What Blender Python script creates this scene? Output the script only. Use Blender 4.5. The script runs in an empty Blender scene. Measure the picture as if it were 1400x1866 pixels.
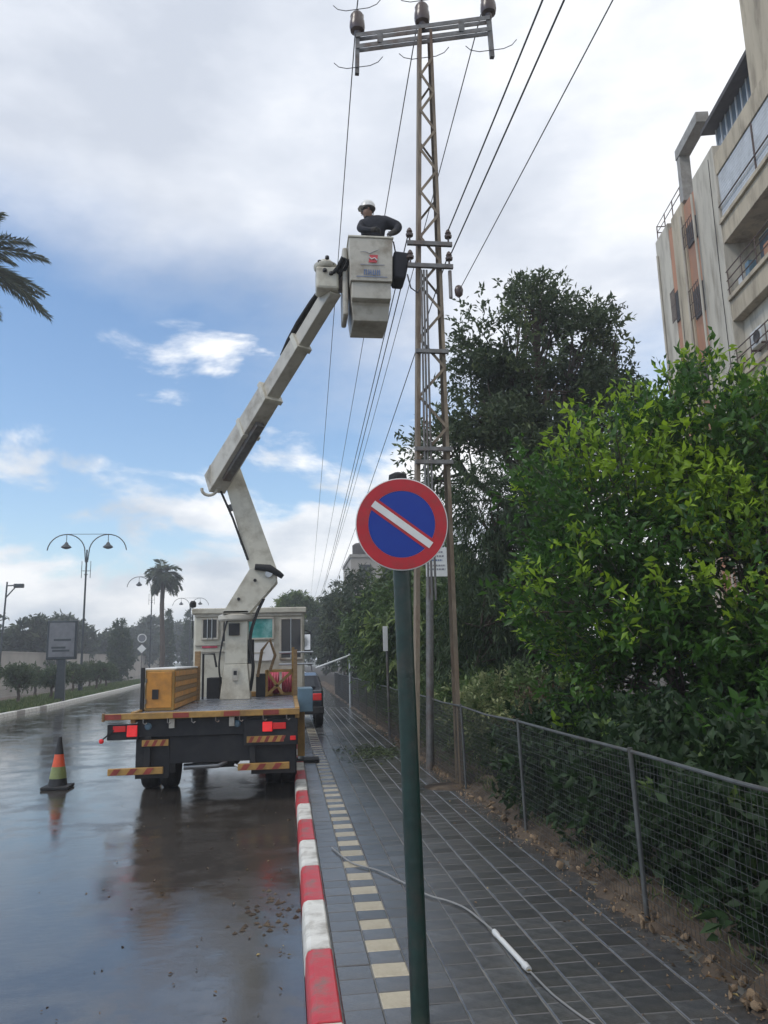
import bpy, bmesh, math, random
import numpy as np
from mathutils import Vector, Matrix
R_ = math.radians
SC = bpy.context.scene
COL = SC.collection

# ------------------------------------------------------------------ camera
cam_d = bpy.data.cameras.new('camera'); cam = bpy.data.objects.new('camera', cam_d); COL.objects.link(cam)
YAW, PITCH, ROLL = R_(7.256), R_(10.747), -0.024
f_ = Vector((math.sin(YAW)*math.cos(PITCH), math.cos(YAW)*math.cos(PITCH), math.sin(PITCH)))
r0 = Vector((math.cos(YAW), -math.sin(YAW), 0)); u0 = r0.cross(f_)
r_ = r0*math.cos(ROLL)+u0*math.sin(ROLL); u_ = -r0*math.sin(ROLL)+u0*math.cos(ROLL)
M = Matrix((r_, u_, -f_)).transposed().to_4x4(); M.translation = (0, 0, 1.8)
cam.matrix_world = M
cam_d.sensor_fit = 'HORIZONTAL'; cam_d.sensor_width = 36; cam_d.lens = 36.0
cam_d.clip_start = 0.05; cam_d.clip_end = 9000
SC.camera = cam

# ------------------------------------------------------------------ world, sun, exposure
SUN_AZ, SUN_EL = R_(-112), R_(48)          # azimuth measured from +Y towards +X
W = bpy.data.worlds.new('World'); SC.world = W; W.use_nodes = True
nt = W.node_tree; nt.nodes.clear()
def wn(t, **k):
    n = nt.nodes.new(t)
    for a, b in k.items(): setattr(n, a, b)
    return n
def wl(a, b): nt.links.new(a, b)
def wmath(op, a, b=None, c=None, clamp=False):
    n = wn('ShaderNodeMath', operation=op, use_clamp=clamp)
    for i, v in enumerate((a, b, c)):
        if v is None: continue
        if isinstance(v, (int, float)): n.inputs[i].default_value = v
        else: wl(v, n.inputs[i])
    return n.outputs[0]
def wramp(fac, stops):
    n = wn('ShaderNodeValToRGB'); el = n.color_ramp.elements
    el[0].position, el[0].color = stops[0][0], (*stops[0][1], 1)
    el[1].position, el[1].color = stops[-1][0], (*stops[-1][1], 1)
    for p, c in stops[1:-1]:
        e = el.new(p); e.color = (*c, 1)
    wl(fac, n.inputs[0]); return n.outputs[0]
out = wn('ShaderNodeOutputWorld'); bg = wn('ShaderNodeBackground'); bg.inputs[1].default_value = 0.1
sky = wn('ShaderNodeTexSky', sky_type='NISHITA'); sky.sun_disc = False
sky.sun_elevation = SUN_EL; sky.sun_rotation = SUN_AZ; sky.air_density = 1.1; sky.dust_density = 0.4; sky.ozone_density = 1.6
tc = wn('ShaderNodeTexCoord'); sep = wn('ShaderNodeSeparateXYZ'); wl(tc.outputs['Generated'], sep.inputs[0])
zc = wmath('MAXIMUM', sep.outputs[2], 0.0)
den = wmath('ADD', zc, 0.13)
cmb = wn('ShaderNodeCombineXYZ'); wl(wmath('DIVIDE', sep.outputs[0], den), cmb.inputs[0]); wl(wmath('DIVIDE', sep.outputs[1], den), cmb.inputs[1])
def noise(scale, detail, rough, off, vec=None, dist=0.0):
    mp = wn('ShaderNodeMapping'); mp.inputs['Location'].default_value = off; wl(vec or cmb.outputs[0], mp.inputs[0])
    n = wn('ShaderNodeTexNoise'); n.inputs['Scale'].default_value = scale; n.inputs['Detail'].default_value = detail
    n.inputs['Roughness'].default_value = rough; n.inputs['Distortion'].default_value = dist; wl(mp.outputs[0], n.inputs[0]); return n.outputs[0]
n1 = noise(0.75, 8, 0.56, (3.1, 7.7, 0.4), dist=0.25)
n2 = noise(2.1, 6, 0.6, (11.3, 2.2, 5.0))
def smooth(x, a, b):
    m_ = wn('ShaderNodeMapRange', interpolation_type='SMOOTHSTEP'); m_.inputs['From Min'].default_value = a; m_.inputs['From Max'].default_value = b; wl(x, m_.inputs[0]); return m_.outputs[0]
# the cloud deck overhead is closed and thins out towards the horizon
bias = wramp(zc, [(0.0, (0,)*3), (0.24, (.0,)*3), (0.36, (.05,)*3), (0.45, (.17,)*3), (0.55, (.40,)*3), (0.72, (.58,)*3)])
bias = wmath('ADD', bias, wmath('MULTIPLY', sep.outputs[0], 0.34))
dens = wmath('ADD', wmath('ADD', wmath('MULTIPLY', n1, 0.85), wmath('MULTIPLY', n2, 0.22)), bias)
maskA = smooth(dens, 0.58, 0.94)
# lower, broken cumulus further off
sq = wn('ShaderNodeMapping'); sq.inputs['Scale'].default_value = (1, 1, 2.3); wl(tc.outputs['Generated'], sq.inputs[0])
c1 = noise(4.6, 9, 0.56, (1.7, 4.2, 0.9), sq.outputs[0], dist=.35)
cb_ = wramp(zc, [(0.0, (.40,)*3), (0.06, (.33,)*3), (0.15, (.27,)*3), (0.235, (.225,)*3), (0.285, (.075,)*3), (0.44, (.045,)*3), (0.6, (.10,)*3)])
maskB = smooth(wmath('ADD', wmath('ADD', c1, cb_), wmath('MULTIPLY', sep.outputs[0], 0.14)), 0.60, 0.73)
maskB = wmath('MULTIPLY', maskB, wmath('SUBTRACT', 1.0, smooth(zc, .40, .50)))
mask = wmath('MAXIMUM', maskA, wmath('MULTIPLY', maskB, .95))
n3 = noise(1.0, 6, 0.5, (5.5, 1.0, 9.0)); n4 = noise(5.0, 7, 0.55, (2.5, 4.0, 2.0), sq.outputs[0])
shade = wmath('ADD', wmath('MULTIPLY', n3, 0.55), wmath('MULTIPLY', n4, 0.5))
shade = wmath('ADD', shade, wmath('MULTIPLY', sep.outputs[0], 0.13))
ccol = wramp(shade, [(0.38, (4.7, 5.1, 5.85)), (0.50, (5.9, 6.25, 6.9)), (0.64, (8.0, 8.15, 8.4))])
bcol = wramp(wmath('ADD', n4, wmath('MULTIPLY', zc, .5)), [(0.42, (4.8, 5.3, 6.0)), (0.53, (6.6, 6.9, 7.3)), (0.64, (8.8, 8.8, 8.8))])
cm = wn('ShaderNodeMix', data_type='RGBA'); wl(smooth(wmath('SUBTRACT', maskA, maskB), -.3, .3), cm.inputs[0]); wl(bcol, cm.inputs[6]); wl(ccol, cm.inputs[7]); ccol = cm.outputs[2]
mix = wn('ShaderNodeMix', data_type='RGBA'); wl(mask, mix.inputs[0])
hs = wn('ShaderNodeHueSaturation'); hs.inputs['Saturation'].default_value = 1.1; hs.inputs['Value'].default_value = 1.3
wl(sky.outputs[0], hs.inputs['Color']); wl(hs.outputs[0], mix.inputs[6]); wl(ccol, mix.inputs[7])
wl(mix.outputs[2], bg.inputs[0]); wl(bg.outputs[0], out.inputs[0])

sd = bpy.data.lights.new('sun', 'SUN'); sd.energy = 1.1; sd.angle = R_(20); sd.color = (1, .95, .88)
sun = bpy.data.objects.new('sun', sd); COL.objects.link(sun)
sv = Vector((math.sin(SUN_AZ)*math.cos(SUN_EL), math.cos(SUN_AZ)*math.cos(SUN_EL), math.sin(SUN_EL)))
sun.rotation_euler = sv.to_track_quat('Z', 'Y').to_euler(); sun.location = (0, 0, 40)
SC.view_settings.view_transform = 'Standard'; SC.view_settings.look = 'None'
SC.view_settings.exposure = 0.5; SC.view_settings.gamma = 1.0; SC.view_settings.use_curve_mapping = False

# ------------------------------------------------------------------ materials
def mat(name, col, rough=.6, metal=0., var=.2, scale=6., bump=0., bscale=60., spec=.5, stretch=(1, 1, 1), dirt=None, dirt_amt=.5, dirt_scale=2., rvar=0., island=0., trans=0.):
    m = bpy.data.materials.new(name); m.use_nodes = True; t = m.node_tree; p = t.nodes['Principled BSDF']
    tcn = t.nodes.new('ShaderNodeTexCoord'); mp = t.nodes.new('ShaderNodeMapping'); mp.inputs['Scale'].default_value = stretch
    t.links.new(tcn.outputs['Object'], mp.inputs[0])
    def nz(sc, det=5, ro=.6):
        n = t.nodes.new('ShaderNodeTexNoise'); n.inputs['Scale'].default_value = sc; n.inputs['Detail'].default_value = det; n.inputs['Roughness'].default_value = ro
        t.links.new(mp.outputs[0], n.inputs[0]); return n.outputs[0]
    a = nz(scale); rp = t.nodes.new('ShaderNodeValToRGB'); rp.color_ramp.elements[0].position = .3; rp.color_ramp.elements[1].position = .7
    rp.color_ramp.elements[0].color = (*[c*(1-var) for c in col], 1); rp.color_ramp.elements[1].color = (*[min(1, c*(1+var)) for c in col], 1)
    t.links.new(a, rp.inputs[0]); cur = rp.outputs[0]
    if dirt:
        d = nz(dirt_scale, 7, .65); r2 = t.nodes.new('ShaderNodeValToRGB'); r2.color_ramp.elements[0].position = .48; r2.color_ramp.elements[1].position = .72
        r2.color_ramp.elements[0].color = (0, 0, 0, 1); r2.color_ramp.elements[1].color = (dirt_amt,)*3+(1,); t.links.new(d, r2.inputs[0])
        mx = t.nodes.new('ShaderNodeMix'); mx.data_type = 'RGBA'; t.links.new(r2.outputs[0], mx.inputs[0]); t.links.new(cur, mx.inputs[6]); mx.inputs[7].default_value = (*dirt, 1); cur = mx.outputs[2]
    if island:
        oi = t.nodes.new('ShaderNodeObjectInfo'); ge = t.nodes.new('ShaderNodeNewGeometry')
        ad = t.nodes.new('ShaderNodeMath'); ad.operation = 'ADD'; t.links.new(oi.outputs['Random'], ad.inputs[0]); t.links.new(ge.outputs['Random Per Island'], ad.inputs[1])
        fr = t.nodes.new('ShaderNodeMath'); fr.operation = 'FRACT'; t.links.new(ad.outputs[0], fr.inputs[0])
        mr_ = t.nodes.new('ShaderNodeMapRange'); mr_.inputs['To Min'].default_value = 1-island; mr_.inputs['To Max'].default_value = 1+island; t.links.new(fr.outputs[0], mr_.inputs[0])
        vm = t.nodes.new('ShaderNodeVectorMath'); vm.operation = 'SCALE'; t.links.new(cur, vm.inputs[0]); t.links.new(mr_.outputs[0], vm.inputs['Scale']); cur = vm.outputs[0]
    t.links.new(cur, p.inputs['Base Color'])
    p.inputs['Roughness'].default_value = rough; p.inputs['Metallic'].default_value = metal; p.inputs['Specular IOR Level'].default_value = spec
    if rvar:
        b = nz(scale*.6); mr_ = t.nodes.new('ShaderNodeMapRange'); mr_.inputs['From Min'].default_value = .3; mr_.inputs['From Max'].default_value = .7
        mr_.inputs['To Min'].default_value = max(.02, rough-rvar); mr_.inputs['To Max'].default_value = rough+rvar; t.links.new(b, mr_.inputs[0]); t.links.new(mr_.outputs[0], p.inputs['Roughness'])
    if bump:
        bn = t.nodes.new('ShaderNodeBump'); bn.inputs['Strength'].default_value = bump; bn.inputs['Distance'].default_value = .02
        t.links.new(nz(bscale, 4), bn.inputs['Height']); t.links.new(bn.outputs[0], p.inputs['Normal'])
    if trans: p.inputs['Transmission Weight'].default_value = trans
    return m
def leafmat(name, c0, c1, young, rough=.45, trl=.35):
    m = bpy.data.materials.new(name); m.use_nodes = True; t = m.node_tree; p = t.nodes['Principled BSDF']; o = t.nodes['Material Output']
    a = t.nodes.new('ShaderNodeAttribute'); a.attribute_name = 'rnd'; b = t.nodes.new('ShaderNodeAttribute'); b.attribute_name = 'young'
    x = t.nodes.new('ShaderNodeMix'); x.data_type = 'RGBA'; x.inputs[6].default_value = (*c0, 1); x.inputs[7].default_value = (*c1, 1); t.links.new(a.outputs['Fac'], x.inputs[0])
    y = t.nodes.new('ShaderNodeMix'); y.data_type = 'RGBA'; y.inputs[7].default_value = (*young, 1); t.links.new(x.outputs[2], y.inputs[6]); t.links.new(b.outputs['Fac'], y.inputs[0])
    t.links.new(y.outputs[2], p.inputs['Base Color']); p.inputs['Roughness'].default_value = rough
    tr = t.nodes.new('ShaderNodeBsdfTranslucent'); t.links.new(y.outputs[2], tr.inputs[0])
    s = t.nodes.new('ShaderNodeMixShader'); s.inputs[0].default_value = trl; t.links.new(p.outputs[0], s.inputs[1]); t.links.new(tr.outputs[0], s.inputs[2]); t.links.new(s.outputs[0], o.inputs[0])
    return m
MT = {}
MT['fence'] = mat('fence_steel', (.085, .09, .088), .55, .2, .3, 9, dirt=(.06, .045, .035), dirt_amt=.7, dirt_scale=4)
MT['steel'] = mat('galvanised_steel', (.16, .155, .15), .5, .4, .3, 9, dirt=(.12, .06, .03), dirt_amt=.8, dirt_scale=3)
MT['rust'] = mat('rusty_steel', (.21, .165, .115), .7, .0, .35, 7, bump=.2, dirt=(.10, .045, .022), dirt_amt=.95, dirt_scale=1.8, stretch=(1, 1, .4))
MT['wire'] = mat('cable_metal', (.06, .06, .065), .5, .3, .1)
MT['porcelain'] = mat('porcelain_brown', (.09, .06, .05), .25, 0, .2)
MT['green_pole'] = mat('green_pole_paint', (.007, .026, .021), .38, 0, .3, 14, bump=.15, bscale=40, dirt=(.04, .037, .03), dirt_amt=.7, dirt_scale=9)
MT['red_sign'] = mat('sign_red', (.46, .02, .03), .35, 0, .14, 5, dirt=(.26, .05, .045), dirt_amt=.7, dirt_scale=12)
MT['blue_sign'] = mat('sign_blue', (.005, .035, .30), .4, 0, .15, 4, dirt=(.01, .05, .22), dirt_amt=.5)
MT['white_sign'] = mat('sign_white', (.72, .72, .70), .45, 0, .06, 6, dirt=(.5, .48, .42), dirt_amt=.5)
MT['alu'] = mat('aluminium', (.42, .43, .44), .35, .8, .1)
MT['cream'] = mat('truck_cream_paint', (.55, .52, .43), .38, 0, .06, 3, dirt=(.24, .20, .14), dirt_amt=.8, dirt_scale=2.6)
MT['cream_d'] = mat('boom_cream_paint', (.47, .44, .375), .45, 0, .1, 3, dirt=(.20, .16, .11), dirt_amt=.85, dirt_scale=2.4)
MT['yellow'] = mat('truck_yellow_paint', (.38, .215, .055), .5, 0, .25, 5, dirt=(.11, .065, .035), dirt_amt=.85, dirt_scale=3)
MT['orange'] = mat('orange_paint', (.50, .22, .035), .45, 0, .2, 5, dirt=(.18, .09, .04), dirt_amt=.7, dirt_scale=4)
MT['chassis'] = mat('chassis_black', (.011, .011, .013), .6, .0, .3, 8, dirt=(.03, .027, .024), dirt_amt=.6, dirt_scale=4)
MT['rubber'] = mat('rubber', (.016, .016, .017), .75, 0, .25, 15, bump=.2, dirt=(.04, .037, .033), dirt_amt=.6, dirt_scale=6)
MT['deck'] = mat('chequer_plate', (.30, .32, .36), .28, .55, .15, 6, bump=.3, bscale=90, rvar=.1)
MT['wood'] = mat('timber', (.24, .15, .07), .7, 0, .3, 6, stretch=(1, 1, 8), bump=.2)
MT['teal_glass'] = mat('green_tinted_glass', (.06, .28, .26), .08, 0, .3, 2, dirt=(.25, .5, .5), dirt_amt=.8, dirt_scale=4)
MT['dark_glass'] = mat('dark_glass', (.02, .024, .03), .06, 0, .2, 2)
MT['win_glass'] = mat('window_glass', (.10, .13, .16), .06, 0, .3, 1)
MT['tail_red'] = mat('tail_lens_red', (.75, .02, .02), .2, 0, .1)
MT['tail_lit'] = mat('tail_lens_lit', (.85, .03, .03), .2)
_p = MT['tail_lit'].node_tree.nodes['Principled BSDF']; _p.inputs['Emission Color'].default_value = (1, .04, .05, 1); _p.inputs['Emission Strength'].default_value = .18
MT['amber'] = mat('amber_lens', (.8, .25, .02), .25)
MT['hazard_red'] = mat('hazard_red', (.26, .045, .03), .5, 0, .3)
MT['pink'] = mat('red_hose', (.45, .06, .10), .5, 0, .3)
MT['bluegrey'] = mat('blue_grey_paint', (.10, .17, .22), .4, 0, .2, 4)
MT['kerb_red'] = mat('kerb_red_paint', (.50, .035, .045), .38, 0, .15, 8, bump=.15, dirt=(.17, .13, .11), dirt_amt=.9, dirt_scale=8)
MT['kerb_white'] = mat('kerb_white_paint', (.66, .64, .58), .42, 0, .1, 8, bump=.15, dirt=(.20, .165, .12), dirt_amt=.85, dirt_scale=5)
MT['concrete'] = mat('concrete', (.30, .28, .25), .6, 0, .2, 5, bump=.25, bscale=30, dirt=(.14, .12, .09), dirt_amt=.6)
MT['paver'] = mat('wet_dark_paver', (.072, .073, .074), .15, 0, .3, 9, bump=.14, bscale=90, dirt=(.062, .050, .036), dirt_amt=.75, dirt_scale=1.5, rvar=.08, island=.24, spec=1.)
MT['paver_cream'] = mat('wet_cream_paver', (.44, .385, .28), .26, 0, .15, 9, bump=.3, bscale=120, dirt=(.22, .18, .12), dirt_amt=.6, dirt_scale=6, island=.15)
MT['joint'] = mat('joint_sand', (.15, .145, .13), .5, 0, .3, 10)
MT['soil'] = mat('soil', (.070, .049, .032), .85, 0, .45, 5, bump=.9, bscale=25, dirt=(.155, .115, .075), dirt_amt=.85, dirt_scale=3)
MT['soil_d'] = mat('garden_soil', (.035, .028, .018), .9, 0, .4, 3, bump=.8, bscale=14)
MT['stone'] = mat('rubble_stone', (.27, .185, .11), .75, 0, .35, 9, bump=.6, bscale=30, dirt=(.10, .06, .035), dirt_amt=.6, island=.45)
MT['grass'] = leafmat('grass_blade', (.05, .10, .02), (.11, .15, .04), (.2, .22, .08), .6, .3)
MT['bark'] = mat('bark', (.075, .055, .04), .9, 0, .35, 9, stretch=(1, 1, .25), bump=.8, bscale=25)
MT['leaf_citrus'] = leafmat('citrus_leaf', (.026, .078, .014), (.080, .185, .024), (.34, .50, .03), .40, .5)
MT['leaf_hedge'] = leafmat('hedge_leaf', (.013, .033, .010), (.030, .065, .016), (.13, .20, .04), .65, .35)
MT['leaf_dark'] = leafmat('dark_tree_leaf', (.050, .076, .038), (.10, .138, .062), (.17, .21, .08), .6, .42)
MT['leaf_cypress'] = leafmat('cypress_leaf', (.036, .066, .028), (.068, .108, .044), (.12, .16, .05), .65, .35)
MT['leaf_olive'] = leafmat('olive_green_leaf', (.06, .105, .036), (.115, .18, .06), (.22, .29, .08), .5, .4)
MT['leaf_far'] = leafmat('far_tree_leaf', (.04, .06, .035), (.075, .10, .055), (.12, .15, .07), .6, .3)
MT['leaf_bush'] = leafmat('bush_leaf', (.075, .13, .035), (.15, .23, .07), (.40, .42, .20), .5, .4)
MT['leaf_red'] = leafmat('reddish_leaf', (.06, .035, .025), (.12, .07, .045), (.2, .1, .06), .6, .3)
MT['frond'] = leafmat('palm_frond_leaf', (.06, .085, .055), (.11, .14, .085), (.17, .17, .09), .5, .35)
MT['dead_leaf'] = leafmat('dead_leaf', (.06, .035, .015), (.14, .08, .03), (.3, .22, .08), .5, .1)
MT['plaster'] = mat('aged_plaster', (.47, .395, .285), .85, 0, .2, .9, stretch=(1, 1, .22), bump=.25, bscale=12, dirt=(.16, .12, .08), dirt_amt=.95, dirt_scale=1.6)
MT['plaster_pale'] = mat('pale_render', (.50, .455, .375), .85, 0, .15, .8, stretch=(1, 1, .2), bump=.2, bscale=12, dirt=(.19, .155, .11), dirt_amt=.95, dirt_scale=1.7)
MT['orange_wall'] = mat('terracotta_render', (.40, .19, .11), .85, 0, .25, .9, stretch=(1, 1, .3), dirt=(.30, .19, .13), dirt_amt=.7, dirt_scale=1.2)
MT['shutter'] = mat('shutter_white', (.52, .53, .54), .5, 0, .1, 3, dirt=(.3, .3, .29), dirt_amt=.5)
MT['rail'] = mat('railing_rust', (.10, .06, .045), .6, .3, .3, 6)
MT['eave'] = mat('eave_dark', (.05, .042, .038), .7, 0, .3, 4)
MT['ac'] = mat('ac_white', (.55, .55, .53), .5, 0, .1, 4, dirt=(.3, .28, .24), dirt_amt=.5)
MT['jacket'] = mat('dark_jacket', (.016, .017, .024), .85, 0, .4, 12, bump=1., bscale=11)
MT['trousers'] = mat('dark_trousers', (.03, .032, .045), .8, 0, .2, 12)
MT['skin'] = mat('skin', (.20, .11, .07), .55, 0, .1)
MT['hair'] = mat('hair_dark', (.02, .014, .01), .6)
MT['glove'] = mat('work_glove', (.05, .045, .04), .8)
MT['helmet'] = mat('helmet_white', (.70, .69, .66), .3, 0, .05)
MT['bag'] = mat('black_canvas', (.016, .016, .022), .8, 0, .2, 9, bump=.3)
MT['lampmetal'] = mat('lamp_post_paint', (.045, .055, .06), .5, .3, .2, 5)
MT['cone_o'] = mat('cone_orange', (.65, .09, .03), .5, 0, .2, 8, dirt=(.2, .06, .03), dirt_amt=.5)
MT['cone_g'] = mat('cone_band', (.19, .22, .075), .4, 0, .2, 8)
MT['ad'] = mat('poster_face', (.16, .165, .18), .3, 0, .2, 3)
MT['carpaint'] = mat('car_dark_paint', (.02, .022, .028), .15, .2, .1)
MT['mirror'] = mat('mirror_glass', (.5, .52, .55), .05, 1.)
MT['cable'] = mat('pale_cable', (.21, .205, .195), .5, 0, .15)
MT['logo_red'] = mat('emblem_red', (.50, .05, .06), .5)
MT['logo_blue'] = mat('mark_blue', (.12, .17, .30), .5)
MT['logo_grey'] = mat('mark_grey', (.25, .25, .27), .5)
MT['far_wall'] = mat('far_wall_render', (.34, .31, .27), .85, 0, .15, .4, dirt=(.2, .18, .16), dirt_amt=.6, dirt_scale=.3)
MT['terrain'] = mat('terrain_soil', (.07, .075, .045), .9, 0, .35, .08)

# ------------------------------------------------------------------ mesh helper
class MB:
    def __init__(s): s.v = []; s.f = []
    def add(s, vs, fs):
        n = len(s.v); s.v += [tuple(x) for x in vs]; s.f += [tuple(n+i for i in f) for f in fs]; return s
    def box(s, x0, x1, y0, y1, z0, z1, b=0.0):
        if b <= 0:
            return s.add([(x0,y0,z0),(x1,y0,z0),(x1,y1,z0),(x0,y1,z0),(x0,y0,z1),(x1,y0,z1),(x1,y1,z1),(x0,y1,z1)],
                     [(0,3,2,1),(4,5,6,7),(0,1,5,4),(1,2,6,5),(2,3,7,6),(3,0,4,7)])
        bm = bmesh.new(); bmesh.ops.create_cube(bm, size=1)
        for v in bm.verts: v.co = ((x0+x1)/2+v.co.x*(x1-x0), (y0+y1)/2+v.co.y*(y1-y0), (z0+z1)/2+v.co.z*(z1-z0))
        bmesh.ops.bevel(bm, geom=bm.edges[:], offset=b, segments=2, affect='EDGES', profile=.5)
        bm.verts.index_update(); s.add([v.co[:] for v in bm.verts], [[v.index for v in f.verts] for f in bm.faces]); bm.free(); return s
    def hexa(s, bot, top):
        return s.add(list(bot)+list(top), [(3,2,1,0),(4,5,6,7),(0,1,5,4),(1,2,6,5),(2,3,7,6),(3,0,4,7)])
    def tube(s, pts, r, n=8, cap=True):
        pts = [Vector(p) for p in pts]; k = len(pts); rs = r if isinstance(r, (list, tuple)) else [r]*k
        base = len(s.v); prev = None
        for i, p in enumerate(pts):
            d = (pts[min(i+1, k-1)]-pts[max(i-1, 0)]).normalized()
            if prev is None:
                a = Vector((0, 0, 1)) if abs(d.z) < .9 else Vector((1, 0, 0)); u = d.cross(a).normalized()
            else: u = (prev-d*prev.dot(d)).normalized()
            prev = u; w = d.cross(u)
            for j in range(n):
                t = 2*math.pi*j/n; q = p+(u*math.cos(t)+w*math.sin(t))*rs[i]; s.v.append(q[:])
        for i in range(k-1):
            for j in range(n):
                a = base+i*n+j; b = base+i*n+(j+1) % n; s.f.append((a, b, b+n, a+n))
        if cap: s.f.append(tuple(base+j for j in reversed(range(n)))); s.f.append(tuple(base+(k-1)*n+j for j in range(n)))
        return s
    def beam(s, p0, p1, w, h, w2=None, h2=None, up=(0, 0, 1)):
        p0, p1 = Vector(p0), Vector(p1); d = (p1-p0).normalized(); up = Vector(up)
        if abs(d.dot(up)) > .98: up = Vector((0, 1, 0))
        u = d.cross(up).normalized(); v = u.cross(d); w2 = w2 or w; h2 = h2 or h
        q = lambda p, a, b: [p+u*(-a/2)+v*(-b/2), p+u*(a/2)+v*(-b/2), p+u*(a/2)+v*(b/2), p+u*(-a/2)+v*(b/2)]
        return s.hexa([x[:] for x in q(p0, w, h)], [x[:] for x in q(p1, w2, h2)])
    def lathe(s, prof, c=(0, 0, 0), n=16, axis='z'):
        base = len(s.v)
        for r, z in prof:
            for j in range(n):
                t = 2*math.pi*j/n; a, b = r*math.cos(t), r*math.sin(t)
                s.v.append((c[0]+a, c[1]+b, c[2]+z) if axis == 'z' else ((c[0]+z, c[1]+a, c[2]+b) if axis == 'x' else (c[0]+b, c[1]+z, c[2]+a)))
        for i in range(len(prof)-1):
            for j in range(n):
                a = base+i*n+j; b = base+i*n+(j+1) % n; s.f.append((a, b, b+n, a+n))
        s.f.append(tuple(base+j for j in reversed(range(n)))); s.f.append(tuple(base+(len(prof)-1)*n+j for j in range(n)))
        return s
    def prism(s, poly, z0, z1, axis='y'):   # poly of 2D points extruded along an axis; axis y: poly=(x,z)
        n = len(poly); P = {'y': lambda p, t: (p[0], t, p[1]), 'z': lambda p, t: (p[0], p[1], t), 'x': lambda p, t: (t, p[0], p[1])}[axis]
        return s.add([P(p, z0) for p in poly]+[P(p, z1) for p in poly], [tuple(range(n)), tuple(range(2*n-1, n-1, -1))]+[(i, i+n, (i+1) % n+n, (i+1) % n) for i in range(n)])
    def build(s, name, m, parent=None, smooth=False, bevel=0.0, recalc=True):
        o = ORG.get(parent.name if parent else None, (0, 0, 0))
        me = bpy.data.meshes.new(name); me.from_pydata([(x-o[0], y-o[1], z-o[2]) for x, y, z in s.v], [], s.f)
        if recalc:
            bm = bmesh.new(); bm.from_mesh(me); bmesh.ops.recalc_face_normals(bm, faces=bm.faces[:]); bm.to_mesh(me); bm.free()
        me.materials.append(MT[m] if isinstance(m, str) else m)
        if smooth:
            me.polygons.foreach_set('use_smooth', [True]*len(me.polygons)); me.set_sharp_from_angle(angle=R_(40))
        ob = bpy.data.objects.new(name, me); COL.objects.link(ob)
        if bevel:
            b = ob.modifiers.new('bevel', 'BEVEL'); b.width = bevel; b.segments = 2; b.limit_method = 'ANGLE'; b.angle_limit = R_(40)
        if parent: ob.parent = parent; ORG[ob.name] = o
        return ob
ORG = {}
def tag(o, label=None, cat=None, group=None, kind=None):
    if label: o['label'] = label
    if cat: o['category'] = cat
    if group: o['group'] = group
    if kind: o['kind'] = kind
    return o
def empty(name, loc, label=None, cat=None, group=None, kind=None):
    o = bpy.data.objects.new(name, None); COL.objects.link(o); o.location = loc; o.empty_display_size = .2
    ORG[o.name] = tuple(loc); return tag(o, label, cat, group, kind)
def smooth_pts(p, n=6):
    out = []; P = [Vector(q) for q in p]; P = [P[0]]+P+[P[-1]]
    for i in range(1, len(P)-2):
        for k in range(n):
            t = k/n; a, b, c, d = P[i-1:i+3]; out.append(.5*((2*b)+(c-a)*t+(2*a-5*b+4*c-d)*t*t+(-a+3*b-3*c+d)*t**3))
    return out+[P[-2]]
def link_copy(src, name, parent, loc=(0, 0, 0), rot=None, m=None):
    c = bpy.data.objects.new(name, src); COL.objects.link(c); c.parent = parent; c.location = loc
    if rot: c.rotation_euler = rot
    if m: c.material_slots[0].link = 'OBJECT'; c.material_slots[0].material = MT[m]
    return c
def dup_tree(o, parent=None):
    c = o.copy(); COL.objects.link(c); c.parent = parent
    for ch in list(o.children): dup_tree(ch, c)
    return c

# ------------------------------------------------------------------ setting: ground, road, pavement
RZ = -0.13
g = MB(); g.add([(-4000, -4000, -.34), (4000, -4000, -.34), (4000, 4000, -.34), (-4000, 4000, -.34)], [(0, 1, 2, 3)])
tag(g.build('terrain', 'terrain', recalc=False), kind='structure')

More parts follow.
